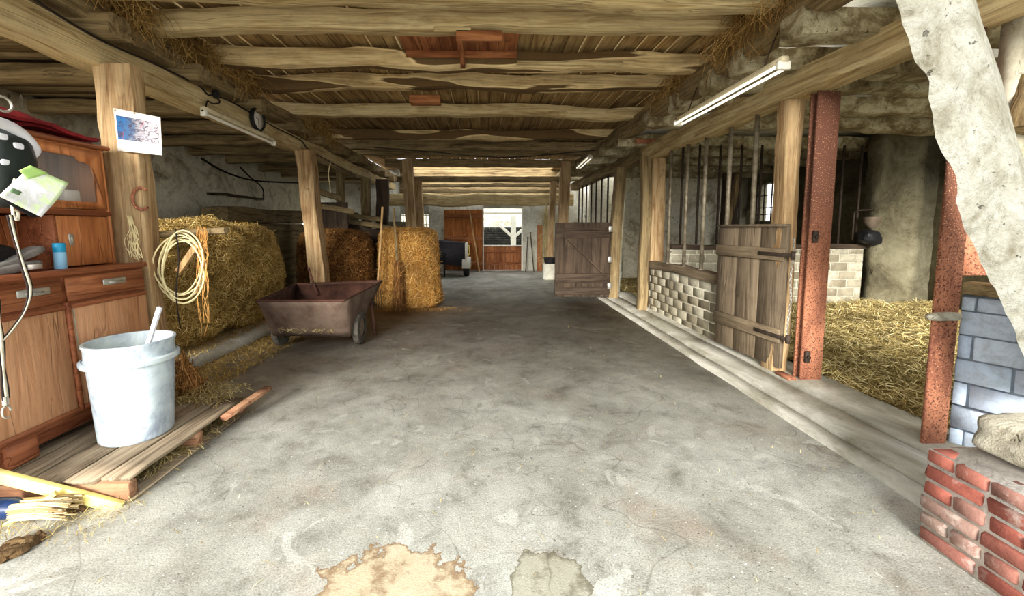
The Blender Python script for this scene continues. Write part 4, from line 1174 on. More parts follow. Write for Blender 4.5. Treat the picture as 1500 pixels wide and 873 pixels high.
m = MB(); m.box((-4.6, 10.8, 0), (-3.3, 10.9, 1.9)); m.box((-3.3, 12.9, 0), (-2.2, 13.0, 1.7)); struct(m, 'wall_left_rear', 'damp')
m = MB(); m.beam((at(560, 318, Y=10.8).x, 10.8, 0), (at(560, 262, Y=10.8).x, 10.8, 2.75), .3, .2, 91, .02, up=(0, 1, 0)); m.build('timber_post', 'darkZ', label='broad dark post behind the fork handle', cat='post', smooth=True)

# ------------------------------------------------------------------ broom and fork on the straw bale
a, b = at(560.5, 303, Y=BC.y - .62), at(556, 395, Y=BC.y - .72)
t = thing('hay_fork', 'long handled fork leaning on the golden bale, nearer the brown bale', 'fork', (b.x, b.y, .0))
m = MB(); bb = at(553, 420, Y=BC.y - .76); m.beam(bb, a, .032, .032, 3, .003); m.build('handle', 'handlewood', t, smooth=True)
for k in range(4):
    dx = (k - 1.5) * .045; e = Vector((bb.x + dx, bb.y - .04, .02))
    m = MB(); m.tube([bb, bb + Vector((dx * .8, -.005, -.06)), e + Vector((0, .02, .15)), e], .006, 6); m.build('tine', 'darksteel', t)
a, b = at(576.5, 305, Y=BC.y - .6), at(583, 395, Y=BC.y - .74)
t = thing('twig_broom', 'twig broom leaning upright on the golden straw bale', 'broom', (b.x, b.y, 0))
m = MB(); m.beam(b, a, .034, .034, 4, .003); m.build('handle', 'brownZ', t, smooth=True)
m = MB(); m.tube([b + Vector((0, 0, .1)), b, Vector((b.x, b.y, b.z - .25)), Vector((b.x + .01, b.y - .04, .03))], .02, 10, .1)
m.fuzz(900, .3, .003, 1, lift=.1, seed=2, zbias=(.15, .15, 1), off=.015, stand=.1); m.build('bristles', ['browncore', 'broomtwig'], t)

# ------------------------------------------------------------------ cart
fl, fr = at(377, 441, Y=4.75), at(504, 436, Y=4.78)
rb = at(555, 415, Y=5.75)
t = thing('feed_cart', 'brown two wheeled tipping cart standing in front of the round bales', 'cart', ((fl.x + fr.x) / 2, 5.2, 0))
zf = fl.z; bl_, br_ = at(400, 487, Y=4.98), at(512, 492, Y=4.98)
top = [Vector((fl.x, 4.75, zf)), Vector((fr.x, 4.75, zf)), Vector((rb.x + .02, 5.85, rb.z + .02)), Vector((fl.x - .05, 5.85, rb.z - .02))]
bot = [Vector((bl_.x, 4.98, .19)), Vector((br_.x + .0, 4.98, .17)), Vector((br_.x - .02, 5.5, .19)), Vector((bl_.x, 5.5, .19))]
def quadwall(m, a, b, c, d, th=.006, n=6):
    m.sheet(lambda u, v: (a.lerp(b, u)).lerp(d.lerp(c, u), v) + Vector((0, 0, 0)), n, n, th)
m = MB()
for i in range(4):
    j = (i + 1) % 4; quadwall(m, bot[i], bot[j], top[j], top[i])
quadwall(m, bot[0], bot[1], bot[2], bot[3]); m.build('tub', 'tubmetal', t)
m = MB(); 
for i in range(4): m.tube([top[i], top[(i + 1) % 4]], .014, 8)
m.build('rim', 'tubrust', t, smooth=True)
# inside rust lining
m = MB(); ins = [p.lerp(sum(top, Vector()) / 4, .03) - Vector((0, 0, .015)) for p in top]; inb = [p.lerp(sum(bot, Vector()) / 4, .03) + Vector((0, 0, .012)) for p in bot]
for i in range(4): quadwall(m, inb[i], inb[(i + 1) % 4], ins[(i + 1) % 4], ins[i], .004, 4)
quadwall(m, inb[0], inb[1], inb[2], inb[3], .004, 4); m.build('lining', 'tubrust', t)
wr = at(527, 482, Y=5.28)
def wheel(x, y, r, w, side_):
    m = MB(); m.lathe((x, y, r), [(r * .55, -w * .42), (r * .8, -w * .5), (r * .96, -w * .38), (r, -w * .12), (r, w * .12), (r * .96, w * .38), (r * .8, w * .5), (r * .55, w * .42)], 36, 'X', cap=False)
    wh = m.build('wheel', 'rubber', t, smooth=True)
    m = MB(); m.lathe((x, y, r), [(.02, -w * .5), (r * .25, -w * .48), (r * .56, -w * .3), (r * .56, w * .3), (r * .25, w * .48), (.02, w * .5)], 24, 'X'); m.build('hub', 'hub', wh, smooth=True)
wheel(wr.x, 5.28, .215, .09, 1)
wl = at(412, 500, Y=5.2)
wheel(wl.x, 5.22, .2, .09, -1)
m = MB(); m.cyl((wl.x, 5.24, .2), (wr.x, 5.28, .215), .018); m.build('axle', 'darksteel', t)
m = MB(); m.beam((wr.x + .11, 5.6, .03), (wr.x + .06, 5.62, .55), .03, .02, 1, 0); m.build('stand', 'tubrust', t)
m = MB(); m.tube([at(452, 392, Y=5.9), at(458, 412, Y=5.85), at(466, 432, Y=5.7)], .017, 8); m.build('handle_bar', 'tubrust', t, smooth=True)
m = MB(); rng = np.random.default_rng(5); V = []
for i in range(160):
    px = rng.choice([425 + rng.normal() * 9, 470 + rng.normal() * 11]); p = np.array(at(px, 480 + rng.normal() * 2.5, Y=4.93)); d = rng.normal(size=3) * np.array([1, .2, .6]); d[2] -= .3; d /= np.linalg.norm(d); l = .06; w = np.array([0, 0, .002])
    V += [p - w, p + w, p + d * l / 2 - w, p + d * l / 2 + w, p + d * l - w, p + d * l + w]
m.blades(np.array(V), 0); m.v = [tuple(V[0]), tuple(V[1]), tuple(V[2])]; m.f = [(0, 1, 2)]; m.mi = [0]
m.build('stuck_straw', ['bedding'], label='wisps of straw stuck on the front face of the cart', cat='straw', kind='stuff')

# ------------------------------------------------------------------ pallet
PX0, PX1, PY0, PY1 = -3.3, -1.95, 2.17, 3.30
t = thing('wooden_pallet', 'weathered grey wooden pallet under the bucket and cabinet', 'pallet', ((PX0 + PX1) / 2, (PY0 + PY1) / 2, 0))
rnd = random.Random(8); x = PX1
for i in range(7):
    w = rnd.uniform(.15, .19); m = MB(); m.beam((x - w / 2, PY0 + rnd.uniform(-.01, .02), .125), (x - w / 2, PY1 + rnd.uniform(-.05, .03), .125), w - .012, .02, i, .004, round_=.3)
    m.build('deck_board', 'pallet', t); x -= w + .004
for y in (PY0 + .03, (PY0 + PY1) / 2, PY1 - .06):
    m = MB(); m.box((PX0, y - .03, .02), (PX1 + .005, y + .03, .114), .006, .003, rnd); m.build('stringer', 'palletX', t)
m = MB(); m.box((PX1 - .1, PY0, .0), (PX1 + .01, PY1, .018), .004, .003, rnd); m.build('bottom_board', 'pallet', t)
m = MB(); m.box((PX0, PY0, .0), (PX0 + .1, PY1, .018), .004); m.build('bottom_board', 'pallet', t)
# loose raised side board
m = MB(); m.beam((PX1 + .03, 2.95, .10), (PX1 + .12, PY1 + .1, .16), .06, .03, 5, .01); m.build('side_board', 'palletX', t)
scatter('pallet_straw', lambda r: (PX1 - .03 - r.random() * .35, 2.33 + r.random() * .95, .02), 1500, .09, 'bedding', 'straw packed inside the open side of the pallet', seed=31)
scatter('pallet_straw', lambda r: (PX1 - .3 + r.random() * .4 - .2, 3.1 + r.random() * .4, .137), 500, .08, 'bedding', 'straw lying on the far deck boards of the pallet', seed=32)

# ------------------------------------------------------------------ bucket
bc = Vector((-2.32, 2.69, .137))
q0, q1 = at(148, 640, Y=2.72), at(271, 600, Y=2.72)
t = thing('plastic_bucket', 'tall scuffed white plastic bucket with a scoop in it on the pallet', 'bucket', bc)
m = MB(); H = .64
m.lathe(bc, [(.01, 0), (.185, 0), (.195, .012), (.205, .2), (.222, .5), (.236, .508), (.24, .53), (.228, .545), (.228, .61), (.236, .625), (.236, H), (.222, H), (.214, .55), (.195, .2), (.18, .4), (.17, .45), (.01, .46)][:13] + [(.19, .1), (.18, .02), (.01, .02)], 56)
m.build('shell', 'bucket', t, smooth=True)
m = MB(); m.lathe(bc, [(.236, .500), (.25, .503), (.253, .512), (.253, .533), (.238, .54)], 56, cap=False); m.build('collar', 'bucket', t, smooth=True)
m = MB(); m.lathe((bc.x, bc.y, bc.z + .53), [(.01, .0), (.1, .012), (.2, 0), (.2, -.02), (.01, -.02)], 30)
m.fuzz(500, .03, .003, 0, seed=3, stand=.5); m.build('feed', 'bedding', t)
e0, e1 = at(220, 495, Y=2.7), at(234, 450, Y=2.66)
m = MB(); m.beam(e0 + (e0 - e1) * .8, e1, .024, .02, 1, 0, rough=0); m.build('feed_scoop', 'helmetwhite', label='white scoop handle sticking out of the bucket', cat='scoop')

# ------------------------------------------------------------------ cabinet
CF, CU, CB = -2.62, -2.83, -3.26     # fronts and back
CY0, CY1 = 1.62, 3.27
TILT = Matrix.Translation((CF, 0, .137)) @ Matrix.Rotation(R(-2.5), 4, 'Y') @ Matrix.Translation((-CF, 0, -.137))
t = thing('kitchen_dresser', 'old orange brown two part dresser standing on the pallet', 'cabinet', (-2.9, 2.4, .137))
def cb(name, mat, boxes, parent=t, bev=.004, smooth=False, label=None):
    m = MB(); m.X = TILT
    for a, b in boxes: m.box(a, b, bev)
    return m.build(name, mat, parent, label=label)
cb('lower_body', 'cabdark', [((CB, CY0, .30), (CF - .02, CY1, 1.2))])
cb('plinth', 'cabdark', [((CB, CY0, .2), (CF - .06, CY1 - .25, .3)), ((CB, CY1 - .08, .139), (CF - .05, CY1, .3))])
cb('foot', 'cabdark', [((CF - .2, 2.25, .139), (CF - .03, 2.42, .30))], bev=.02)
cb('worktop', 'cabdark', [((CB, CY0 - .02, 1.2), (CF + .02, CY1 + .015, 1.235))], bev=.012)
for k, (y0_, y1_) in enumerate(((1.66, 2.63), (2.66, 3.25))):
    d = cb('drawer', 'grain', [((CF - .018, y0_, 1.03), (CF, y1_, 1.185))])
    m = MB(); m.X = TILT; yc = (2.46, 2.99)[k]
    m.box((CF + .001, yc - .09, 1.10), (CF + .012, yc + .09, 1.145), .01); m.tube([(CF + .01, yc - .05, 1.12), (CF + .03, yc, 1.115), (CF + .01, yc + .05, 1.12)], .006); m.build('handle', 'bright', d)
    dd = cb('door', 'cabdoor', [((CF - .018, y0_, .32), (CF, y1_, 1.01))])
    cb('rail', 'cabdark', [((CF + .001, y0_, .985), (CF + .012, y1_, 1.01))], dd)
    cb('rail', 'cabdark', [((CF + .001, y0_, .32), (CF + .012, y1_, .345))], dd)
cb('door_strip', 'cabdark', [((CF - .015, 2.632, .32), (CF + .014, 2.658, 1.03))])
cb('bright_edge', 'cream', [((CF + .001, 2.672, .7), (CF + .008, 2.68, 1.0))])
# upper part
zt0, zt1 = 1.235, 2.10
cb('upper_body', 'cab', [((CB, CY0, zt0), (CB + .02, CY1, zt1)), ((CB + .021, CY1 - .02, zt0), (CU, CY1, zt1)), ((CB + .021, 2.63, 1.646), (CU - .02, 2.645, zt1)), ((CB + .021, CY0, 1.62), (CU - .004, CY1 - .021, 1.645)),
    ((CB + .021, CY0, 2.08), (CU - .004, CY1 - .021, 2.1))])
cb('cornice', 'cabdark', [((CB, CY0 - .03, 2.1), (CU + .04, CY1 + .03, 2.13))], bev=.012)
cb('shelf_edge', 'cabdark', [((CU - .02, CY0, 1.60), (CU + .015, CY1, 1.635))], bev=.008)
cb('niche_back', 'cab', [((CU - .24, CY0, 1.236), (CU - .225, 2.83, 1.6))])
sd = cb('small_door', 'cab', [((CU - .018, 2.86, 1.245), (CU, 3.24, 1.595))])
cb('partition', 'cabdark', [((CU - .24, 2.83, 1.236), (CU, 2.855, 1.598))])
m = MB(); m.X = TILT; m.box((CU + .001, 2.92, 1.39), (CU + .008, 2.955, 1.47), .008); m.box((CU + .008, 2.93, 1.41), (CU + .015, 2.945, 1.45), .004); m.build('keyhole_pull', 'bright', sd)
# glazed door with a shaped frame
gd = MB(); gd.X = TILT
gy0, gy1, gz0, gz1 = 2.65, 3.25, 1.65, 2.08
outer = [(gy0, gz0), (gy1, gz0), (gy1, gz1), (gy0, gz1)]
i0, i1, k0, k1 = gy0 + .07, gy1 - .07, gz0 + .05, gz1 - .06
inner = [(i0, k0), (i1, k0), (i1, k1 - .10), (i1 - .02, k1 - .05), (i1 - .06, k1 - .035), (i1 - .11, k1 - .03), (i1 - .13, k1), (i0, k1)]
def ring_prism(m, outer, inner, x0, x1):
    no, ni = len(outer), len(inner)
    # match each inner point to an outer point
    match = [0, 1, 1, 1, 2, 2, 2, 3]
    vs = [(x, y, z) for x in (x0, x1) for (y, z) in inner] ; o_ = len(vs); vs += [(x, y, z) for x in (x0, x1) for (y, z) in outer]
    fs = []
    for i in range(ni):
        j = (i + 1) % ni; a, b = match[i], match[j]
        for L_, (so, si) in enumerate(((0, 0), (no, ni))):
            f = [si + i, si + j, o_ + so + b] + ([o_ + so + a] if a != b else [])
            fs.append(tuple(f) if L_ else tuple(f[::-1]))
        fs.append((i, j, ni + j, ni + i))
    for i in range(no):
        j = (i + 1) % no; fs.append((o_ + j, o_ + i, o_ + no + i, o_ + no + j))
    m._add(vs, fs)
ring_prism(gd, outer, inner, CU - .018, CU)
gdo = gd.build('glass_door', 'cab', t)
m = MB(); m.X = TILT; m.box((CU - .012, i0 - .005, k0 - .005), (CU - .009, i1 + .005, k1 + .005)); m.build('pane', 'glass', gdo)
m = MB(); m.X = TILT; m.box((CU + .001, gy0 + .025, 1.80), (CU + .006, gy0 + .045, 1.87), .004); m.build('keyhole_plate', 'cabdark', gdo)
# left glazed door mostly behind the helmet
gd2 = MB(); gd2.X = TILT; gd2.box((CU - .018, CY0, gz0), (CU, 2.64, gz1), .004); gd2.build('panel_door', 'redZ', t)
# things inside the glass cupboard
def cbox(nm, mat, a, b, lab, cat, group=None, bev=.01):
    m = MB(); m.X = TILT; m.box(a, b, bev); return m.build(nm, mat, label=lab, cat=cat, group=group)
cbox('medicine_box', 'paper', (-3.05, 3.02, 1.646), (-2.91, 3.14, 1.79), 'white box inside the glazed cupboard, furthest from the helmet', 'box')
cbox('medicine_box', 'paper', (-3.07, 2.87, 1.646), (-2.93, 3.0, 1.82), 'taller pale box in the middle of the glazed cupboard', 'box')
m = MB(); m.X = TILT; m.lump((-3.0, 2.78, 1.71), (.14, .13, .12), 2.5, .02, 8, 8, 2); m.build('crumpled_cloth', 'paper', label='crumpled white cloth inside the glazed cupboard behind the pane corner', cat='cloth', smooth=True)
m = MB(); m.X = TILT; m.lump((-3.15, 2.98, 1.86), (.1, .3, .2), 3, .03, 8, 8, 4); m.build('red_cloth', 'redcloth', label='red cloth at the back of the glazed cupboard', cat='cloth', smooth=True)

# blanket on top
t = thing('horse_blanket', 'dark red and black horse blanket heaped on top of the dresser', 'blanket', (-2.95, 2.4, 2.13))
def fold(u, v):
    y = 1.85 + 1.35 * u; x = -3.24 + .46 * v
    z = 2.15 + max(0, .22 * (1 - u) ** .7 * math.sin(math.pi * min(1, v * .9 + .05))) + .025 * fbm(u * 5, v * 3, 2) + .012
    p = TILT @ Vector((x, y, z)); return p
m = MB(); m.sheet(fold, 40, 14, .02); m.build('red_fold', 'redcloth', t, smooth=True)
m = MB(); m.X = TILT; m.lump((-3.03, 2.15, 2.22), (.46, .8, .17), 3, .04, 4, 14, 2, flat=2.14); m.build('dark_fold', 'darkcloth', t, smooth=True)
m = MB(); m.X = TILT; m.tube([(-2.84, 2.65, 2.155), (-2.86, 2.85, 2.19), (-2.84, 3.05, 2.17), (-2.83, 3.18, 2.15)], .012, 6); m.build('strap', 'redcloth', t, smooth=True)

# spray can and gear in the niche
c = TILT @ Vector((-2.79, at(97, 360, X=-2.79).y, 1.2355)); c.z += .001
t = thing('spray_can', 'blue aerosol can with cyan cap standing in the dresser niche', 'can', c)
m = MB(); m.lathe(c, [(.01, 0), (.031, 0), (.033, .005), (.033, .105), (.031, .112)], 24); m.build('body', 'canlight', t, smooth=True)
m = MB(); m.lathe(c, [(.0325, .1125), (.0325, .165), (.03, .172), (.01, .174)], 24); m.build('cap', 'cyan', t, smooth=True)
c = TILT @ Vector((-2.82, 2.5, 1.237))
t = thing('brushing_boots', 'pile of grey and black horse leg guards on the dresser shelf beside the can', 'leg guards', c)
for k, (dy, dx, dz, mt) in enumerate(((-.02, .04, .03, 'greygear'), (.05, 0.02, .085, 'greygear'), (-.09, -.03, .05, 'black'))):
    m = MB(); m.X = Matrix.Translation((c.x + dx, c.y + dy, c.z + dz)) @ Matrix.Rotation(R((8, 22, -5)[k]), 4, 'X')
    m.lump((0, 0, 0), (.1, .34, .05), 4, .012, 9, 10, k); m.build('leg_guard', mt, t, smooth=True)
m = MB(); m.lump((c.x - .05, c.y - .02, c.z + .10), (.16, .3, .16), 2.2, .02, 8, 10, 7); m.build('black_cap', 'black', t, smooth=True)
m = MB(); m.X = Matrix.Translation((c.x + .095, c.y + .09, c.z + .035)); m.box((-.002, -.04, -.015), (.002, .04, .015)); m.build('size_tag', 'paper', t)

# ------------------------------------------------------------------ helmet, card and bridle hanging left
HX = -2.35
hk = at(20, 150, X=HX)
t = thing('riding_helmet', 'black and white riding helmet hanging upside down at the left edge', 'helmet', at(8, 255, X=HX))
hc = at(2, 236, X=-2.42)
m = MB(); m.lump((hc.x, hc.y, hc.z - .03), (.2, .26, .40), 2.4, .006, 6, 14, 1); m.build('shell', 'helmetblack', t, smooth=True)
rp = [at(x, y, X=-2.30 - .02 * k) for k, (x, y) in enumerate(((-25, 178), (-5, 179), (14, 185), (32, 197), (46, 212), (50, 221), (42, 228), (34, 231)))]
m = cable(None, rp, .026, None, None, n=12, sub=4); m.build('white_rim', 'helmetwhite', t, smooth=True)
for (px, py) in ((3, 200), (26, 214), (8, 238), (22, 236)):
    q = at(px, py, X=hc.x + .085); m = MB(); m.lump(q, (.02, .045, .03), 4, .002, 4, 4, px); m.build('vent', 'helmetwhite', t, smooth=True)
m = cable(None, [at(x, y, X=-2.3) for x, y in ((22, 262), (17, 280), (18, 300), (20, 316), (26, 322), (27, 312), (22, 308))], .006, None, None); m.build('chin_strap', 'cream_strap', t)
q = at(4, 152, X=-2.33)
m = MB(); pts = [(q.x, q.y + .035 * math.cos(a) * 1.1, q.z + .035 * math.sin(a)) for a in [math.tau * k / 18 for k in range(18)]]; m.tube(pts, .006, 6, closed=True)
m.build('strap_ring', 'bright', label='metal ring at the top of the hanging bridle straps', cat='ring', smooth=True)

# green and white card
cs = [at(x, y, X=-2.22) for x, y in ((0, 284), (44, 244), (100, 268), (60, 318))]
cs[0] = at(-2, 287, X=-2.24); cs[2] = at(100, 268, X=-2.17)
t = thing('printed_card', 'green and white printed card with a folded corner hanging below the helmet', 'card', cs[3])
m = MB(); m.sheet(lambda u, v: cs[0].lerp(cs[1], u).lerp(cs[3].lerp(cs[2], u), v) + Vector((.01 * math.sin(u * 3) * v, 0, 0)), 10, 10, .003); m.build('sheet', 'card', t)
m = MB(); fc = [at(28, 250, X=-2.19), at(44, 242, X=-2.19), at(72, 254, X=-2.18), at(42, 262, X=-2.2)]
m.sheet(lambda u, v: fc[0].lerp(fc[1], u).lerp(fc[3].lerp(fc[2], u), v), 4, 4, .003); m.build('folded_corner', plain('lime card', rgb(186, 226, 130), .7, 0, .05), t)
gb = [at(x, y, X=-2.175) for x, y in ((14, 281), (18, 275), (32, 281), (28, 286))]
m = MB(); m.sheet(lambda u, v: gb[0].lerp(gb[1], u).lerp(gb[3].lerp(gb[2], u), v), 3, 3, .002); m.build('green_panel', plain('grey green print', rgb(120, 150, 110), .7, 0, .1), t)
m = MB(); dc = [at(x, y, X=-2.25) for x, y in ((0, 292), (2, 288), (60, 318), (46, 318))]
m.sheet(lambda u, v: dc[0].lerp(dc[1], u).lerp(dc[3].lerp(dc[2], u), v), 4, 4, .004); m.build('backing', 'black', t)

# strap: black edges, cream centre
def strap(nm, pts, w, lab):
    t = thing(nm, lab, 'strap', pts[-1])
    P = [Vector(p) for p in pts]; out = []
    for i in range(len(P) - 1):
        p0 = P[max(i - 1, 0)]; p1_ = P[i]; p2 = P[i + 1]; p3 = P[min(i + 2, len(P) - 1)]
        for k in range(6):
            u = k / 6; out.append(.5 * ((2 * p1_) + (p2 - p0) * u + (2 * p0 - 5 * p1_ + 4 * p2 - p3) * u * u + (3 * p1_ - p0 - 3 * p2 + p3) * u ** 3))
    out.append(P[-1]); n = len(out) - 1
    def ev(u): i = min(int(u * n), n - 1); f = u * n - i; return out[i].lerp(out[i + 1], f)
    W = lambda u: w * (.55 + .45 * abs(math.cos(u * 7)))
    m = MB(); m.sheet(lambda u, v: ev(u) + Vector((0, 1, .15)).normalized() * (v - .5) * W(u), n, 2, .004); m.build('webbing', 'leather', t)
    m = MB(); m.sheet(lambda u, v: ev(u) + Vector((.004, 0, 0)) + Vector((0, 1, .15)).normalized() * (v - .5) * W(u) * .4, n, 2, .003); m.build('centre_stripe', 'cream_strap', t)
    return t
SX = -2.28
s1 = strap('bridle_strap', [at(x, y, X=SX) for x, y in ((14, 315), (22, 350), (34, 390), (44, 425), (36, 455), (18, 482), (2, 500))], .028, 'black strap with cream stripe curving past the drawer at the left edge')
s2 = strap('lead_strap', [at(x, y, X=SX) for x, y in ((-6, 440), (0, 490), (4, 540), (9, 585))], .034, 'striped lead strap with a snap hook hanging at the left edge')
c = at(8, 590, X=SX)
m = MB(); m.cyl((c.x, c.y, c.z + .03), (c.x, c.y, c.z - .01), .011, n=10); m.tube([(c.x, c.y + .018 * math.cos(a), c.z - .045 + .03 * math.sin(a)) for a in [math.tau * k / 16 for k in range(14)]], .0045, 6); m.build('snap_hook', 'bright', s2, smooth=True)

# ------------------------------------------------------------------ poster, horseshoe on the near post
t = thing('pinned_sheet', 'white sheet with a blue and white photo print pinned to the near left post', 'poster', at(200, 226, Y=3.18))
pc4 = [at(166, 158, Y=3.345), at(235, 172, Y=3.33), at(236, 227, Y=3.31), at(173, 221, Y=3.34)]
f4 = lambda u, v: pc4[0].lerp(pc4[1], u).lerp(pc4[3].lerp(pc4[2], u), v) + Vector((0, -.012 * math.sin(u * 5) * v, 0))
m = MB(); m.sheet(f4, 14, 10, .002); m.build('sheet', 'paper', t, smooth=True)
m = MB(); m.sheet(lambda u, v: f4(.05 + .9 * u, .16 + .56 * v) + Vector((0, -.004, 0)), 14, 8, .001); m.build('photo_print', 'photoprint', t, smooth=True)
for (u, v) in ((.04, .05), (.45, .03)):
    q = f4(u, v); m = MB(); m.lathe((q.x, q.y - .006, q.z), [(.003, 0), (.007, .003), (.003, .006)], 10, 'Y'); m.build('pin', 'twine', t)
hc2 = at(207, 291, Y=3.35)
m = MB(); m.tube([(hc2.x + .07 * math.cos(a), 3.35, hc2.z + .085 * math.sin(a)) for a in [R(50) + R(260) * k / 24 for k in range(25)]], .011, 6)
m.build('horseshoe', 'rust', label='rusty horseshoe nailed on the near left post beside the cabinet', cat='horseshoe', smooth=True)
# twine bunch beside the cabinet
m = MB(); rnd = random.Random(3)
for k in range(14):
    x = 188 + rnd.uniform(-3, 6); pts = [at(x, 318 + rnd.uniform(-4, 8), Y=3.33)]
    for j in range(1, 5): pts.append(at(x + rnd.uniform(-4, 8) + j * 4 * rnd.uniform(-.2, 1), 322 + j * 14 + rnd.uniform(-3, 3), Y=3.33 - .01 * j))
    mm_ = cable(None, pts, .0022, None, None, n=4, sub=4); m._add(mm_.v, mm_.f)
m.build('twine_bunch', 'rope', label='bunch of frayed pale twine hanging between dresser and post', cat='twine')

# ------------------------------------------------------------------ cord coil on its peg
pa, pb = at(212, 345, Y=3.55), at(330, 338, Y=3.5)
m = MB(); m.beam(pa, pb, .06, .055, 3, .008, round_=.8); m.build('peg', 'brownX', label='stub of branch sticking out as a peg in front of the hay', cat='peg', smooth=True)
t = thing('cord_coil', 'loose coil of cream cord hanging over the branch peg', 'cord', at(268, 440, Y=3.42))
rnd = random.Random(9)
for k in range(6):
    cx, cy = 268 + rnd.uniform(-6, 6), 388 + rnd.uniform(-6, 14); rx, ry = 34 + rnd.uniform(-6, 5), 48 + rnd.uniform(-10, 6); ph = rnd.uniform(0, 6); yy = 3.40 + k * .012
    pts = []
    for j in range(28):
        a = math.tau * j / 28; q = at(cx + rx * math.sin(a) * (1 + .1 * math.sin(2 * a + ph)), cy - ry * math.cos(a) * (1 if math.cos(a) > 0 else .95), Y=yy); pts.append(q)
    m = MB(); m.tube(pts, .0065, 6, closed=True); m.build('loop', 'rope', t, smooth=True)
m = MB()
for k in range(16):
    x = 293 + rnd.uniform(-4, 8); pts = [at(x, 333, Y=3.45)]; L = rnd.choice([80, 100, 140, 160]); 
    for j in range(1, 7): pts.append(at(x + rnd.uniform(-4, 4) + j * .5, 333 + L * j / 6, Y=3.42))
    mm_ = cable(None, pts, .0025, None, None, n=4, sub=3); m._add(mm_.v, mm_.f)
m.build('twine_strands', 'twine', label='orange twine strands hanging from the tip of the branch peg', cat='twine')
m = MB(); mm_ = cable(None, [at(x, y, Y=3.4) for x, y in ((257, 335), (262, 380), (258, 430), (264, 480))], .005, None, None); m._add(mm_.v, mm_.f)
m.build('dark_cord', 'cable', label='thin dark cord hanging inside the cream coil', cat='cord')
m = MB(); m.beam(at(262, 398, Y=3.5), at(290, 358, Y=3.52), .05, .04, 2, .004); m.build('wooden_toggle', 'handlewood', label='short wooden stick held in the loops of the cream cord', cat='stick', smooth=True)

# hand broom leaning behind the bucket
c = at(280, 575, Y=3.42)
t = thing('hand_broom', 'small brown twig broom behind the white bucket', 'broom', (c.x, c.y, .01))
m = MB(); a, b = at(266, 530, Y=3.5), at(284, 574, Y=3.5); m.tube([a, a.lerp(b, .5), b], .03, 10, .085)
m.fuzz(700, .16, .0026, 1, seed=3, zbias=(.3, .2, 1), stand=.1, off=.01); m.build('bristles', ['browncore', 'broomtwig'], t)

# ------------------------------------------------------------------ yellow bars, blue brush, bark
t = thing('yellow_frame', 'pale yellow wooden bar with a thin strut lying over the pallet corner', 'wooden frame', at(178, 745, Y=2.16))
a, b = at(-30, 690, Y=2.1), at(178, 743, Y=2.15)
m = MB(); m.beam(a, b, .028, .062, 3, 0, rough=0, round_=.1); m.build('bar', 'yellow', t)
a, b = at(82, 722, Y=2.08), at(-20, 787, Y=2.0)
m = MB(); m.beam(a, b, .02, .022, 3, 0, rough=0); m.build('strut', 'yellow', t)
a, b = at(-10, 775, Y=2.04), at(30, 770, Y=2.05); e = at(108, 765, Y=2.08)
t = thing('floor_brush', 'dark blue brush with pale worn bristles lying on the floor by the pallet', 'brush', (a.x, a.y, 0))
m = MB(); m.tube([(a.x, a.y, .07), (b.x - .03, b.y, .07), (b.x, b.y, .06)], .055, 16, .045); m.build('handle', 'bluebrush', t, smooth=True)
m = MB()
rnd = random.Random(7)
for k in range(70):
    aa = rnd.uniform(0, math.tau); rr_ = .048 * rnd.random() ** .4; p = Vector((b.x - .01, b.y + rr_ * math.cos(aa), .06 + rr_ * math.sin(aa))); L = rnd.uniform(.2, .28)
    m.tube([p, p + Vector((L / 2, .01, .004)), p + Vector((L, .02 + rr_ * math.cos(aa) * .3, rnd.uniform(-.02, .01)))], .007, 5, .005)
m.build('bristles', 'bristle', t)
rnd = random.Random(2)
for k, (px, py, s_) in enumerate(((30, 800, .13), (8, 815, .16), (95, 752, .1), (60, 790, .07), (118, 748, .07))):
    q = at(px, py, Z=.0); m = MB(); m.lump((q.x, q.y, .018), (s_, s_ * .6, .05), 2.5, .03, 12, 8, k, flat=.001)
    m.build('bark_piece', 'barkwood', label=('flat brown piece of bark in front of the blue brush', 'largest piece of bark at the lower left edge', 'crumbly bark piece between the yellow bar and the bristles', 'small bark piece just below the bristles', 'small bark piece nearest the pallet corner')[k], cat='bark', group='bark pieces by the pallet', smooth=True)

# ------------------------------------------------------------------ far end things
# trailer on its side
Y0 = 12.6
a, b = at(631, 352, Y=Y0), at(681, 356, Y=Y0); c, d = at(631, 385, Y=Y0), at(680, 388, Y=Y0)
t = thing('car_trailer', 'small dark car trailer with white edge parked before the far wall', 'trailer', ((a.x + b.x) / 2, Y0 + .3, 0))
m = MB(); m.loft([[(a.x - .12, Y0, c.z), (b.x, Y0, d.z - .05), (b.x, Y0, b.z), (a.x - .12, Y0, a.z)], [(a.x - .12, Y0 + 1.0, c.z), (b.x, Y0 + 1.0, d.z - .05), (b.x, Y0 + 1.0, b.z), (a.x - .12, Y0 + 1.0, a.z)]]); m.build('box', 'trailer', t)
m = MB(); m.box((b.x, Y0 - .02, d.z), (b.x + .05, Y0 + 1, b.z), .005); m.build('white_edge', 'white', t)
wc = at(684, 392, Y=Y0 + .1)
m = MB(); m.lathe((wc.x - .02, Y0 + .2, .27), [(.1, -.08), (.24, -.09), (.27, -.05), (.27, .05), (.24, .09), (.1, .08)], 28, 'X'); m.build('wheel', 'black', t, smooth=True)
m = MB(); m.sheet(lambda u, v: (wc.x - .14 + .26 * v, Y0 + .2 - .33 * math.cos(math.pi * u), .27 + .33 * math.sin(math.pi * u)), 16, 3, .012); m.build('mudguard', 'white', t, smooth=True)
m = MB(); m.box((a.x - .1, Y0 + .02, .42), (b.x, Y0 + .08, .48)); m.build('chassis', 'darksteel', t)
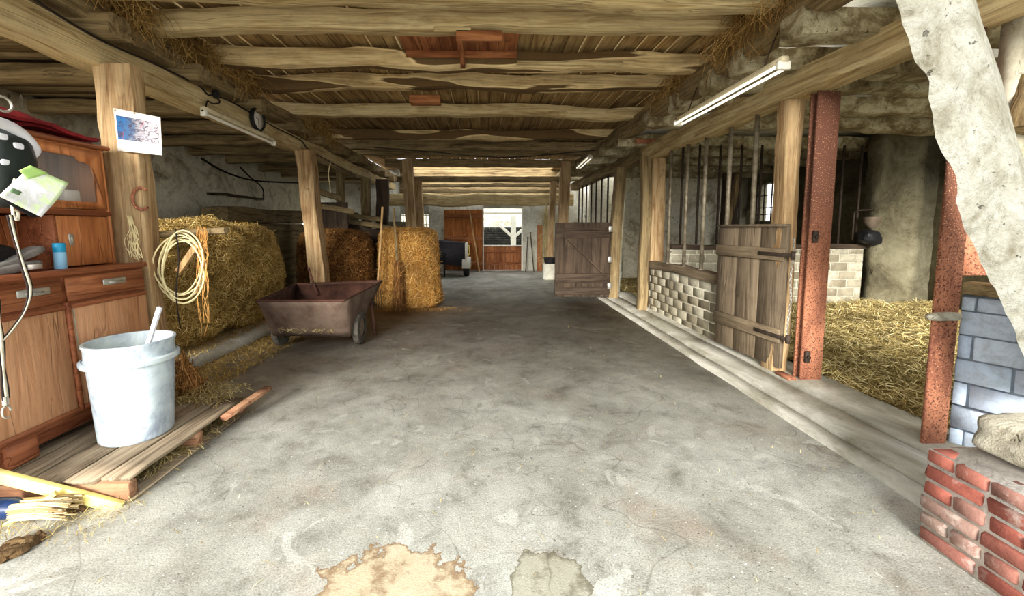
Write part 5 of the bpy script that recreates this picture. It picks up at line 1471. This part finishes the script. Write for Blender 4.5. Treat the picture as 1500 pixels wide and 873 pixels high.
m = MB(); m.cyl((at(651, 372, Y=Y0).x, Y0 - .05, 0), (at(651, 372, Y=Y0).x, Y0 - .05, .75), .025); m.build('jockey_stand', 'black', t)
m = MB(); m.tube([(a.x - .2, Y0 - .1, .5), (a.x + .2, Y0 - .35, .2), (a.x + .45, Y0 - .5, .06)], .025); m.build('drawbar', 'darksteel', t)
m = MB(); m.tube([at(684, 378, Y=Y0 + .8), at(688, 370, Y=Y0 + .8), at(687, 360, Y=Y0 + .8), at(681, 357, Y=Y0 + .8)], .02); m.build('grab_rail', 'yellow', t, smooth=True)
# barrel and black tub
q = at(806, 409, Z=0)
t = thing('mixing_tub', 'plaster splashed barrel standing behind the far dark door edge', 'barrel', (q.x, q.y, 0))
m = MB(); m.lathe((q.x, q.y, 0), [(.01, 0), (.2, 0), (.22, .02), (.22, .42), (.235, .45), (.235, .47), (.2, .47), (.19, .3), (.01, .3)], 28); m.build('drum', 'whitewash', t, smooth=True)
m = MB(); m.lathe((q.x, q.y, .4705), [(.12, 0), (.17, .0), (.2, .16), (.21, .17), (.18, .17), (.01, .1)], 24); m.build('black_bowl', 'black', t, smooth=True)
# tools by the far right wall
for (xa, ya, xb, yb, lab, nm) in ((773, 348, 770, 396, 'thin tool handle leaning nearest the far opening', 'leaning_tool'), (777, 341, 782, 396, 'second thin tool leaning on the far whitewashed wall', 'leaning_tool')):
    p, q = at(xa, ya, Y=YE - .05), at(xb, yb, Y=YE - .4)
    m = MB(); m.cyl((q.x, q.y, .01), p, .018, .014, 8); m.lathe(tuple(p), [(.03, -.02), (.035, 0), (.02, .02)], 8); m.build(nm, 'darksteel', label=lab, cat='tool')
p = at(791, 330, Y=YE - .1); m = MB(); m.box((p.x - .09, YE - .12, 0), (p.x + .09, YE - .05, p.z), .006); m.build('standing_board', 'redZ', label='brown board standing upright against the far right wall', cat='board')
p = at(800, 312, Y=12.9)
tuft('hanging_straw', [(p.x, 12.9, p.z + .2), (p.x + .02, 12.9, p.z - .6), (p.x, 12.9, .5)], 900, .3, 'bedding', 0, 'pale straw bundle hanging before the far right wall', seed=44, spread=.07)
m = MB(); m.beam((p.x - .05, 12.95, .4), (p.x + .03, 12.95, p.z + .35), .05, .05, 3, .02); m.build('bundle_stake', 'beamZ', label='pale stake holding the straw bundle at the far right', cat='stake', smooth=True)

# ------------------------------------------------------------------ outside the far opening
m = MB(); rnd = random.Random(6)
ys = YE + 5.5
for r_ in range(20):          # pale slated roof slope of the neighbour building
    z = 1.35 + r_ * .13; y = ys + r_ * .17; x = -5 - (r_ % 2) * .15
    while x < 6:
        m.box((x, y + rnd.uniform(-.01, .01), z), (x + .29, y + .26, z + .135), .004); x += .3
m.build('slate_roof', 'paletile', label='pale sunlit slate roof seen above the half door', cat='roof')
m = MB()
m.loft([[(-4, ys - 1.4, 0), (3, ys - 1.4, 0), (3, ys - 1.38, .05), (-4, ys - 1.38, .05)], [(-4, ys - .1, 0), (3, ys - .1, 0), (3, ys - .1, 1.38), (-4, ys - .1, 1.38)]])
for r_ in range(13):
    z = .1 + r_ * .11; y = ys - 1.6 + r_ * .1; x = -4 - (r_ % 2) * .12
    while x < 3:
        m.box((x, y + rnd.uniform(-.01, .01), z), (x + .24, y + .2, z + .115), .004); x += .25
m.build('tiled_roof', 'rooftile', label='low grey tiled slope seen through the far opening', cat='roof')
t = thing('timber_shelter', 'white posted timber shelter outside the far opening', 'shelter', (1.4, ys - 2.2, 0))
px_ = at(752, 340, Y=ys - 2.2).x
m = MB(); m.beam((px_, ys - 2.2, 0), (px_, ys - 2.2, 2.1), .22, .2, 1, .004, up=(0, 1, 0)); m.build('post', 'white', t)
m = MB(); m.beam((px_ - .02, ys - 2.2, 1.1), (at(731, 333, Y=ys - 2.2).x, ys - 2.2, 1.65), .14, .12, 1, .003); m.build('brace', 'white', t)
m = MB(); m.beam((px_ + .02, ys - 2.2, 1.1), (px_ + .7, ys - 2.2, 1.7), .14, .12, 1, .003); m.build('brace', 'white', t)
m = MB(); m.box((-3, ys - 2.3, 2.1), (5, ys - 2.1, 2.25)); m.build('tie_beam', 'white', t)

for o in bpy.data.objects:
    if '_o' in o: del o['_o']
